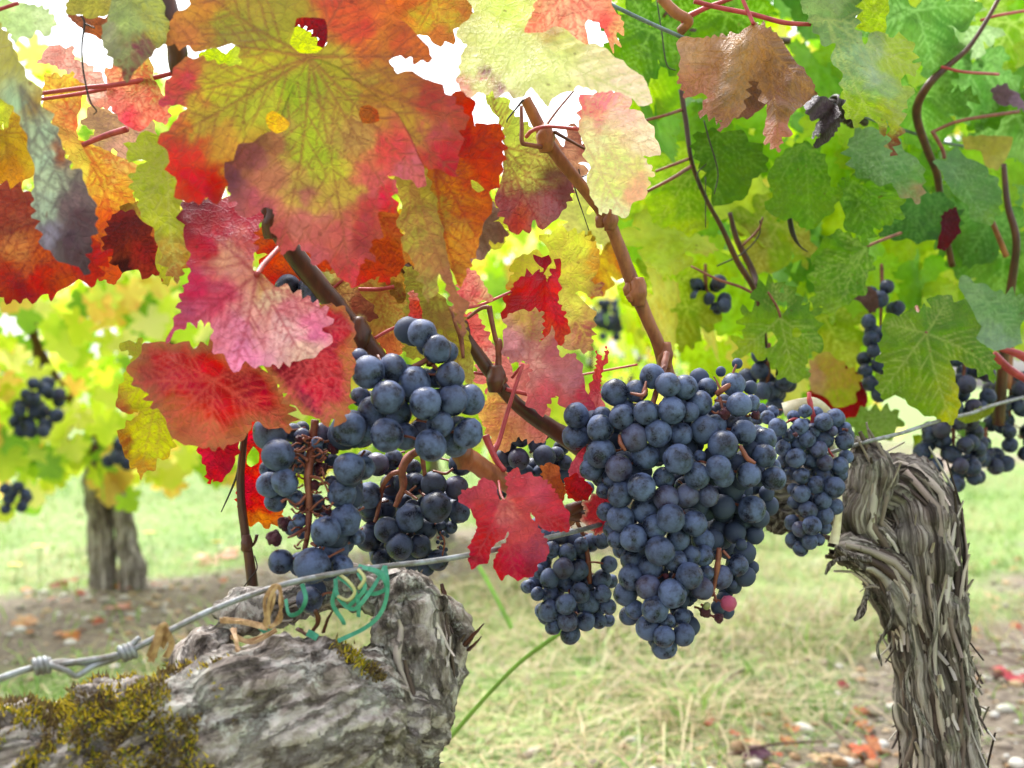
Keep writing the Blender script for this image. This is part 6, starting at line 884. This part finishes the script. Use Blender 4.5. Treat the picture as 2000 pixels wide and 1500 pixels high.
tag(mesh('dry_membrane', *flat_ribbon([(1530, 800, .76), (1560, 792, .755), (1590, 790, .75), (1615, 810, .755)], px(14, .72), .0006), M_CREAM), 'cream papery husk behind the top of the narrow bunch', 'dry strip')
# ---------------------------------------------------------------- leaf masses of the vines
def crown(name, parent, spots, m, detail=False, seed=0):
    """spots: (position, size, tip direction, facing, colour, colour2); one mesh of separate leaf blades"""
    rnd = random.Random(seed); VV, FF, CC, VE, VC, LU = [], [], [], [], [], []; o = 0
    tpl = []
    for k in range(5):
        out = unit_leaf(seed * 7 + k)
        if detail:
            v, f, vein, vd, ed, sz = sheet(out, (0, 0), [(0, 1.05), (.93, .16), (-.93, .16), (.6, -.36), (-.6, -.36)], (), (.045, .16), .085, seed + k); tpl.append((v, f, vein, ed))
        else:
            v = np.array([(0, .12)] + out); n = len(out); f = np.array([(0, 1 + i, 1 + (i + 1) % n) for i in range(n)]); tpl.append((v, f, np.zeros(len(v)), np.ones(len(v))))
    for (p, s, tip, face, c1, c2) in spots:
        v, f, vein, ed = rnd.choice(tpl); t = Vector(tip).normalized(); n = Vector(face); n = (n - t * n.dot(t)).normalized(); x = t.cross(n)
        x, t, n = map(np.array, (x, t, n)); a, b, cvr = rnd.uniform(-.28, .12), rnd.uniform(-.35, .3), rnd.uniform(-.12, .12)
        z = a * np.abs(v[:, 0]) + b * v[:, 1] ** 2 * .5 + cvr * np.sin(v[:, 0] * 4 + v[:, 1] * 3)
        W = np.array(p) + s * (v[:, :1] * x + v[:, 1:2] * t + z[:, None] * n); VV.append(W); FF.append(f + o); o += len(v)
        k = np.clip(fbm(v[:, 0] * 2.2 + rnd.random() * 50, v[:, 1] * 2.2, 3) * 1.8 - .4, 0, 1)[:, None]
        CC.append((lin(c1) * (1 - k) + lin(c2) * k) * KA * (1 if detail else 1.4)); VE.append(vein); VC.append(np.tile(lin(tuple(min(255, q + 40) for q in c1)) * KA, (len(v), 1))); LU.append(np.concatenate([v * s, np.full((len(v), 1), rnd.random() * 9)], 1))
    return mesh(name, np.concatenate(VV), np.concatenate(FF), m, parent, True, np.concatenate(CC), dict(vein=np.concatenate(VE), vcol=np.concatenate(VC), luv=np.concatenate(LU)))
UX, UY = .621, .784
def rowp(t, v, z): return Vector((UX * t + UY * v, UY * t - UX * v, z))      # t along the row, v = signed distance to the camera's row line
LIME = [((170, 212, 34), (190, 220, 60)), ((150, 200, 36), (176, 214, 50)), ((116, 170, 40), (140, 186, 46)), ((190, 216, 60), (206, 206, 80)), ((100, 152, 44), (120, 170, 60)), ((206, 214, 90), (220, 190, 90))]
def spots_row(n, t0, t1, v0, v1, z0, z1, s0, s1, pal, seed, shape=None, hole=None):
    r = random.Random(seed); out = []
    while len(out) < n:
        t, v, z = r.uniform(t0, t1), r.uniform(v0, v1), r.uniform(z0, z1); p = rowp(t, v, z)
        X, Y = p.x / p.y * F + 1000, 750 - (p.z - CAMH) / p.y * F
        if shape and not shape(t, v, z, r): continue
        tip = Vector((r.uniform(-.7, .7), r.uniform(-.5, .5), -1)); face = Vector((UY * .8 + r.uniform(-.8, .8), -UX - .2 + r.uniform(-.6, .6), .5 + r.uniform(-.6, .5)))
        c = r.choice(pal); out.append((p, r.uniform(s0, s1), tip, face, c[0], c[1]))
    return out
# the green canopy that runs on behind the leaves at the right
def keep_r(t, v, z, r):
    p = rowp(t, v, z); X, Y = p.x / p.y * F + 1000, 750 - (p.z - CAMH) / p.y * F
    return 1240 < X < 2200 and Y < 760 - (X - 1240) * .02 and (X > 1330 or Y < 700)
crown('foliage', right, spots_row(250, .55, 2.3, -.92, -.46, .50, 1.02, .036, .052, LIME, 21, keep_r), M_LEAFG, True, 3)
crown('foliage', right, spots_row(190, 1.0, 3.4, -1.1, -.40, .46, 1.3, .05, .07, LIME, 22, keep_r), M_LEAFG, True, 4)
rn = random.Random(91); DG = [((84, 136, 34), (110, 162, 44)), ((116, 172, 44), (140, 190, 50)), ((150, 204, 50), (176, 214, 60)), ((190, 214, 60), (206, 220, 90)), ((126, 180, 46), (150, 196, 50)), ((104, 158, 70), (130, 176, 90)), ((166, 206, 50), (190, 212, 70))]; sp = []
for _ in range(95):
    X, Y = rn.uniform(1225, 2080), rn.uniform(-60, 600); Y = Y if Y < 620 - (1500 - X) * .25 else Y - 200
    if X < 1330 and Y > 420: continue
    sp.append((P(X, Y, rn.uniform(.99, 1.25)), rn.uniform(.034, .052), Vector((rn.uniform(-.8, .8), rn.uniform(-.35, .35), -1)), Vector((rn.uniform(-.7, .7), -1, rn.uniform(-.3, .9)))) + rn.choice(DG if X > 1450 else DG[1:]))
crown('foliage', right, sp, M_LEAFG, True, 9)
# neighbour rows
FAR = [((206, 222, 70), (222, 226, 110)), ((176, 206, 50), (200, 216, 80)), ((150, 190, 50), (170, 200, 60)), ((226, 226, 130), (236, 226, 160)), ((120, 164, 56), (150, 186, 70)), ((232, 214, 110), (226, 170, 90)), ((190, 212, 60), (212, 220, 80))]
def far_vine(label, t, v, seed, nleaf=260, group=None, zt=1.12, detail_z=.36, w=.5):
    b = rowp(t, v, 0); vine = empty('grape_vine', b); tag(vine, label, 'grape vine', group); r = random.Random(seed)
    q = [b + Vector((-.018, 0, -.05)), b + Vector((-.024, 0, .10)), b + Vector((-.034, 0, .2)), b + Vector((-.028, 0, .28)), b + Vector((-.01, 0, .34))]
    V, Fc = tube_geo(q, [.034, .030, .030, .038, .03], seg=18, n=9, rough=.35, seed=seed); q2 = [b + Vector((.058, -.01, -.04)), b + Vector((.044, -.01, .06)), b + Vector((.020, 0, .18)), b + Vector((.006, .0, .31))]
    mb = MB().add(V, Fc); mb.tube(q2, [.034, .028, .022, .028], seg=14, n=9, rough=.4, seed=seed + 2)
    tr = mb.build('trunk', M_BARKN, vine, attrs=dict(grain=np.array([(v_[0] * 90, v_[1] * 90, v_[2] * 8) for v_ in mb.V])))
    for k in range(4):
        s = (-1, 1)[k % 2]; top = rowp(t + s * r.uniform(.15, w), v + r.uniform(-.08, .08), r.uniform(.7, 1.05)); m0 = rowp(t + s * .14, v, .36 + .06 * k)
        MB().tube([b + Vector((0, 0, .31)), m0, (m0 + top) / 2 + Vector((r.uniform(-.04, .04), 0, 0)), top], [.016, .011, .008, .005], seg=8, n=6).build('cane', M_CANED, vine)
    sp = spots_row(nleaf, t - w - .1, t + w + .1, v - .2, v + .22, .22, zt, .034, .056, FAR, seed, lambda tt, vv, zz, rr: rr.random() < min(1, (zz - .14) / .22))
    crown('foliage', vine, sp, M_FOL, False, seed); return vine
for i, (t, lb) in enumerate([(.4, 'blurred yellow-green vine in the next row at the far left edge'), (1.40, 'blurred vine in the next row with a forked grey trunk, at left'), (2.45, 'blurred yellow-green vine in the next row behind the left grape bunches'), (3.5, 'blurred vine in the next row seen through the gap between the two grape bunches'), (4.5, 'blurred vine in the next row behind the biggest bunch'), (5.5, 'blurred vine in the next row farther off behind the green leaves')]):
    far_vine(lb, t, -2.27, 200 + i, 1050 if i < 3 else 420, zt=1.14)
for i, t in enumerate([3.4, 4.4, 5.4, 6.4, 7.4, 8.4]):
    far_vine('pale yellow-green vine of the row two rows away, out of focus', t, -4.2, 300 + i, 150, 'vines two rows away', 1.1)
# ---------------------------------------------------------------- ground
def gh(x, y): return .03 * (fbm(x * 1.3 + 50, y * 1.3 + 50, 3) - .5) + .012 * (fbm(x * 9 + 90, y * 9 + 20, 5) - .5)
def rowdist(x, y):
    n = UY * x - UX * y
    return np.minimum(np.abs(n + .36) - .05, np.abs(n + 2.06) - .07), n
xs = np.concatenate([np.linspace(-40, -3, 20)[:-1], np.linspace(-3, 4, 176), np.linspace(4, 60, 22)[1:]]); ys = np.concatenate([np.linspace(-8, .2, 10)[:-1], np.linspace(.2, 7, 172), np.linspace(7, 120, 26)[1:]])
gx, gy = np.meshgrid(xs, ys); gz = gh(gx, gy); nx, ny = len(xs), len(ys)
ii = np.arange(nx * ny).reshape(ny, nx); quads = np.stack([ii[:-1, :-1], ii[:-1, 1:], ii[1:, 1:], ii[1:, :-1]], -1).reshape(-1, 4)
rd, nn_ = rowdist(gx, gy); wob = (fbm(gx * 2.5 + 30, gy * 2.5 + 30, 8) - .5) * .5
soil = np.clip((.34 + wob - rd) / .16, 0, 1)
m, t, n, b = mat('meadow_and_soil'); so_ = N(t, 'ShaderNodeAttribute', attribute_name='soil').outputs['Fac']; tc = N(t, 'ShaderNodeTexCoord').outputs['Object']
q = N(t, 'ShaderNodeTexNoise', _Scale=14., _Detail=8., _Roughness=.7); L(t, tc, q.inputs['Vector']); q2 = N(t, 'ShaderNodeTexNoise', _Scale=70., _Detail=5.); L(t, tc, q2.inputs['Vector'])
gcol = ramp(t, q.outputs['Fac'], [(.3, (.09, .17, .03)), (.5, (.16, .25, .06)), (.7, (.26, .24, .10))]); scol = ramp(t, q2.outputs['Fac'], [(.3, (.09, .065, .05)), (.55, (.20, .155, .12)), (.75, (.34, .29, .23))])
L(t, mix(t, so_, gcol.outputs[0], scol.outputs[0]), b.inputs['Base Color']); b.inputs['Roughness'].default_value = .9
bp = N(t, 'ShaderNodeBump', _Strength=.8, _Distance=.01); L(t, q2.outputs['Fac'], bp.inputs['Height']); L(t, bp.outputs[0], b.inputs['Normal'])
tag(mesh('ground', np.stack([gx.ravel(), gy.ravel(), gz.ravel()], 1), quads, m, attrs=dict(soil=soil.ravel())), kind='structure')
def scatter(n, dmin, dmax, power, want):
    out = []; 
    while sum(len(o) for o in out) < n:
        k = n * 3; y = (dmin ** power + RNG.random(k) * (dmax ** power - dmin ** power)) ** (1 / power); x = (RNG.random(k) * 1.3 - .65) * y
        rd, nn_ = rowdist(x, y); wb = (fbm(x * 2.5 + 30, y * 2.5 + 30, 8) - .5) * .5; s = np.clip((.34 + wb - rd) / .16, 0, 1)
        kp = RNG.random(k) < want(s, x, y); out.append(np.stack([x[kp], y[kp]], 1))
    return np.concatenate(out)[:n]
def grass(n, dmin, dmax, pw, h0, h1, wd, lean, pal, name, label, want):
    p = scatter(n, dmin, dmax, pw, want); z = gh(p[:, 0], p[:, 1]); n = len(p); a = RNG.random(n) * 6.283; h = (h0 + RNG.random(n) ** 1.6 * (h1 - h0)) * (.25 + 2.6 * fbm(p[:, 0] * 4 + 11, p[:, 1] * 4 + 17, 4) ** 2); ln = lean[0] + RNG.random(n) * (lean[1] - lean[0])
    dx, dy = np.cos(a), np.sin(a); sx, sy = -np.sin(a + 1.2 * (RNG.random(n) - .5)), np.cos(a); V = np.zeros((n, 7, 3))
    for k, (f, wf) in enumerate(((0, 1), (.4, .9), (.75, .6))):
        cx = p[:, 0] + dx * h * ln * f * f * 1.2; cy = p[:, 1] + dy * h * ln * f * f * 1.2; cz = z + h * (f - .42 * ln * f * f) - .004
        for sgn, o in ((1, 0), (-1, 1)):
            V[:, k * 2 + o, 0] = cx + sx * wd * wf * sgn; V[:, k * 2 + o, 1] = cy + sy * wd * wf * sgn; V[:, k * 2 + o, 2] = cz
    V[:, 6, 0] = p[:, 0] + dx * h * ln * 1.2; V[:, 6, 1] = p[:, 1] + dy * h * ln * 1.2; V[:, 6, 2] = np.maximum(z + h * (1 - .42 * ln - .12 * ln * ln) - .004, z + .002)
    base = (np.arange(n) * 7)[:, None]; tri = np.concatenate([base + np.array(q) for q in ((0, 1, 3), (0, 3, 2), (2, 3, 5), (2, 5, 4), (4, 5, 6))])
    pal = np.array([lin(c) for c in pal]); patch = fbm(p[:, 0] * 2.2 + 5, p[:, 1] * 2.2 + 9, 6); ci = np.clip((patch * 1.5 - .25 + RNG.normal(0, .22, n)) * len(pal), 0, len(pal) - 1).astype(int)
    c = pal[ci] * (.45 + .5 * RNG.random((n, 1)))
    return tag(mesh(name, V.reshape(-1, 3), tri, M_GRASS, None, False, np.repeat(c, 7, 0)), label, 'grass', kind='stuff')
GP = [(110, 164, 52), (140, 186, 76), (160, 198, 92), (150, 188, 84), (186, 206, 128), (206, 208, 150), (216, 200, 152)]
grass(52000, 1.05, 9, .8, .02, .075, .0017, (.35, 1.7), GP, 'grass', 'pale green and straw-coloured grass between the vine rows', lambda s, x, y: 1 - .88 * s)
grass(6000, 1.1, 3.2, .9, .05, .13, .0014, (1.4, 2.3), [(220, 204, 166), (206, 184, 144), (190, 168, 126), (200, 204, 150)], 'dry_grass', 'flattened straw-coloured dry grass among the green', lambda s, x, y: (1 - s) * np.clip(1.3 - np.abs(x - .15) * 1.2, .15, 1))
# longer bent blades one can pick out
for i, (lb, L_) in enumerate([('long bent green grass blade rising right of the vine head', [(880, 1440, .95), (950, 1360, .93), (1020, 1290, .92), (1110, 1225, .90)]), ('short thick green grass blade standing right of the vine head', [(935, 1105, 1.3), (965, 1160, 1.28), (1000, 1228, 1.26)])]):
    mb = MB().add(*flat_ribbon(L_[::-1] if i else L_, .002 if i == 0 else .0028, .0003)); o = mb.build('grass_blade', plain('fresh_grass', (130, 178, 66), .5)); tag(o, lb, 'grass blade')
# gravel
p = scatter(4200, 1.05, 4.5, .9, lambda s, x, y: s * .9 + .01); V0, F0 = [], []
import bmesh
bm = bmesh.new(); bmesh.ops.create_icosphere(bm, subdivisions=2, radius=1); bm.verts.ensure_lookup_table(); IV = np.array([v.co[:] for v in bm.verts]); IF = np.array([[v.index for v in f.verts] for f in bm.faces]); bm.free()
VV, FF, CC = [], [], []; SP = [(236, 230, 220), (206, 196, 182), (176, 160, 144), (222, 190, 150), (150, 130, 116), (246, 242, 236), (190, 150, 110)]
for i, (x, y) in enumerate(p):
    s = .002 + .0078 * RNG.random() ** 3.2 + (.006 if RNG.random() < .04 else 0); q = IV * (1 + .35 * (vn(IV[:, 0] * 1.5 + i, IV[:, 1] * 1.5 + IV[:, 2], i) - .5)[:, None]); a = RNG.random() * 6.28; q = q * np.array([1.25, .9, .62]) * s
    q = np.stack([q[:, 0] * math.cos(a) - q[:, 1] * math.sin(a), q[:, 0] * math.sin(a) + q[:, 1] * math.cos(a), q[:, 2]], 1) + np.array([x, y, float(gh(np.array([x]), np.array([y]))[0]) + s * .3])
    VV.append(q); FF.append(IF + i * len(IV)); CC.append(np.tile(lin(random.choice(SP)) * (.38 + .4 * RNG.random()), (len(IV), 1)))
tag(mesh('gravel', np.concatenate(VV), np.concatenate(FF), M_STONE, None, True, np.concatenate(CC)), 'pale pebbles scattered on the bare soil under the vines', 'gravel', kind='stuff')
# fallen leaves, twigs, flowers
def ground_at(X, Y):
    d = CAMH * F / (Y - 750); return Vector(((X - 1000) / F * d, d, 0)), d
def fallen(label, X, Y, s, c1, c2, rot, seed, group=None):
    p, d = ground_at(X, Y); p.z = float(gh(np.array([p.x]), np.array([p.y]))[0]) + .012; r = random.Random(seed); root = None
    tip = Vector((math.sin(rot), math.cos(rot), r.uniform(-.25, .1))); o = crown('fallen_leaf', None, [((0, 0, 0), s, tip, (r.uniform(-.3, .3), r.uniform(-.5, 0), 1), c1, c2)], M_LEAF, True, seed); o.location = p
    return tag(o, label, 'fallen leaf', group)
fallen('fallen pink-red leaf lying on the soil at the right edge', 1965, 1325, .034, (222, 60, 84), (240, 110, 120), 1.2, 1)
fallen('fallen orange-red leaf on the gravel at the foot of the shaggy trunk', 1690, 1490, .022, (232, 100, 60), (240, 150, 110), .4, 2)
fallen('small dark crimson fallen leaf in the grass left of the shaggy trunk', 1642, 1352, .013, (140, 20, 30), (110, 16, 26), 2., 3)
fallen('pale orange fallen leaf on the soil at the far left', 42, 1228, .03, (238, 180, 130), (220, 140, 90), 1.5, 4)
fallen('orange fallen leaf left of the wire knot', 128, 1250, .03, (232, 150, 80), (210, 110, 70), .5, 5)
fallen('pale pink fallen leaves piece near the foot of the forked far trunk', 225, 1198, .035, (236, 170, 156), (226, 120, 110), 2.3, 6)
fallen('red-brown fallen leaf left of the forked far trunk', 112, 1152, .03, (150, 50, 40), (120, 40, 36), 2.0, 7)
fallen('peach fallen leaf in the grass right of the forked far trunk', 400, 1105, .05, (240, 186, 160), (232, 160, 130), .8, 8)
fallen('second peach fallen leaf, larger, behind the dead shoot', 440, 1090, .045, (236, 176, 150), (230, 150, 120), 2.4, 9)
fallen('purple-black shrivelled fallen leaf at the lower edge right of centre', 1470, 1490, .025, (90, 40, 70), (60, 26, 46), 1.9, 10)
r = random.Random(77)
for i in range(64):
    X = r.choice([r.uniform(1880, 2050), r.uniform(10, 460), r.uniform(10, 460), r.uniform(1350, 1720)]); Y = r.uniform(1100, 1260) if X < 1300 or X > 1800 else r.uniform(1400, 1500)
    fallen('small faded orange-brown fallen leaf among many on the ground', X, Y, r.uniform(.008, .017), *r.choice([((206, 130, 80), (170, 90, 60)), ((190, 90, 60), (150, 60, 50)), ((226, 190, 150), (200, 150, 110))]), r.uniform(0, 6), 500 + i, 'small fallen leaves on the soil')
for i in range(14):
    X = r.choice([r.uniform(1880, 2050), r.uniform(1350, 1720)]); Y = r.uniform(1180, 1500); p, d = ground_at(X, Y); a = r.uniform(0, 3.1); l = r.uniform(.03, .08); v = Vector((math.cos(a), math.sin(a), 0)) * l; p.z = .018
    tag(MB().tube([p - v, p + Vector((0, .004, .004)), p + v], [.0015, .002, .001], seg=6, rough=.2).build('twig', M_CANED), 'thin dry twig lying among the pebbles', 'twig', 'dry twigs on the soil')
for i, (X, Y, lb) in enumerate([(75, 1068, 'small yellow wildflower at the far left in the grass'), (293, 1042, 'yellow wildflower right of the forked far trunk'), (425, 1060, 'yellow wildflower beside the peach fallen leaves'), (30, 1105, 'orange-yellow wildflower lowest at the far left')]):
    d = 2.6; p = P(X, Y, d); f = empty('wildflower', (p.x, p.y, 0)); tag(f, lb, 'wildflower')
    MB().tube([(p.x, p.y, -.01), (p.x + .004, p.y, p.z * .6), tuple(p)], .0012, seg=6).build('stem', plain('flower_stem', (120, 160, 60), .5), f)
    mb = MB()
    for k in range(16):
        a = k * .3927; u = Vector((math.cos(a), math.sin(a) * .9, .25)); s = Vector((-math.sin(a), math.cos(a), 0)) * .003; mb.add([p - s * .4, p + u * .012 - s, p + u * .017, p + u * .012 + s, p + s * .4], [(0, 1, 2, 3, 4)])
    mb.build('petals', plain('yellow_petals', (250, 214, 30), .5), f)
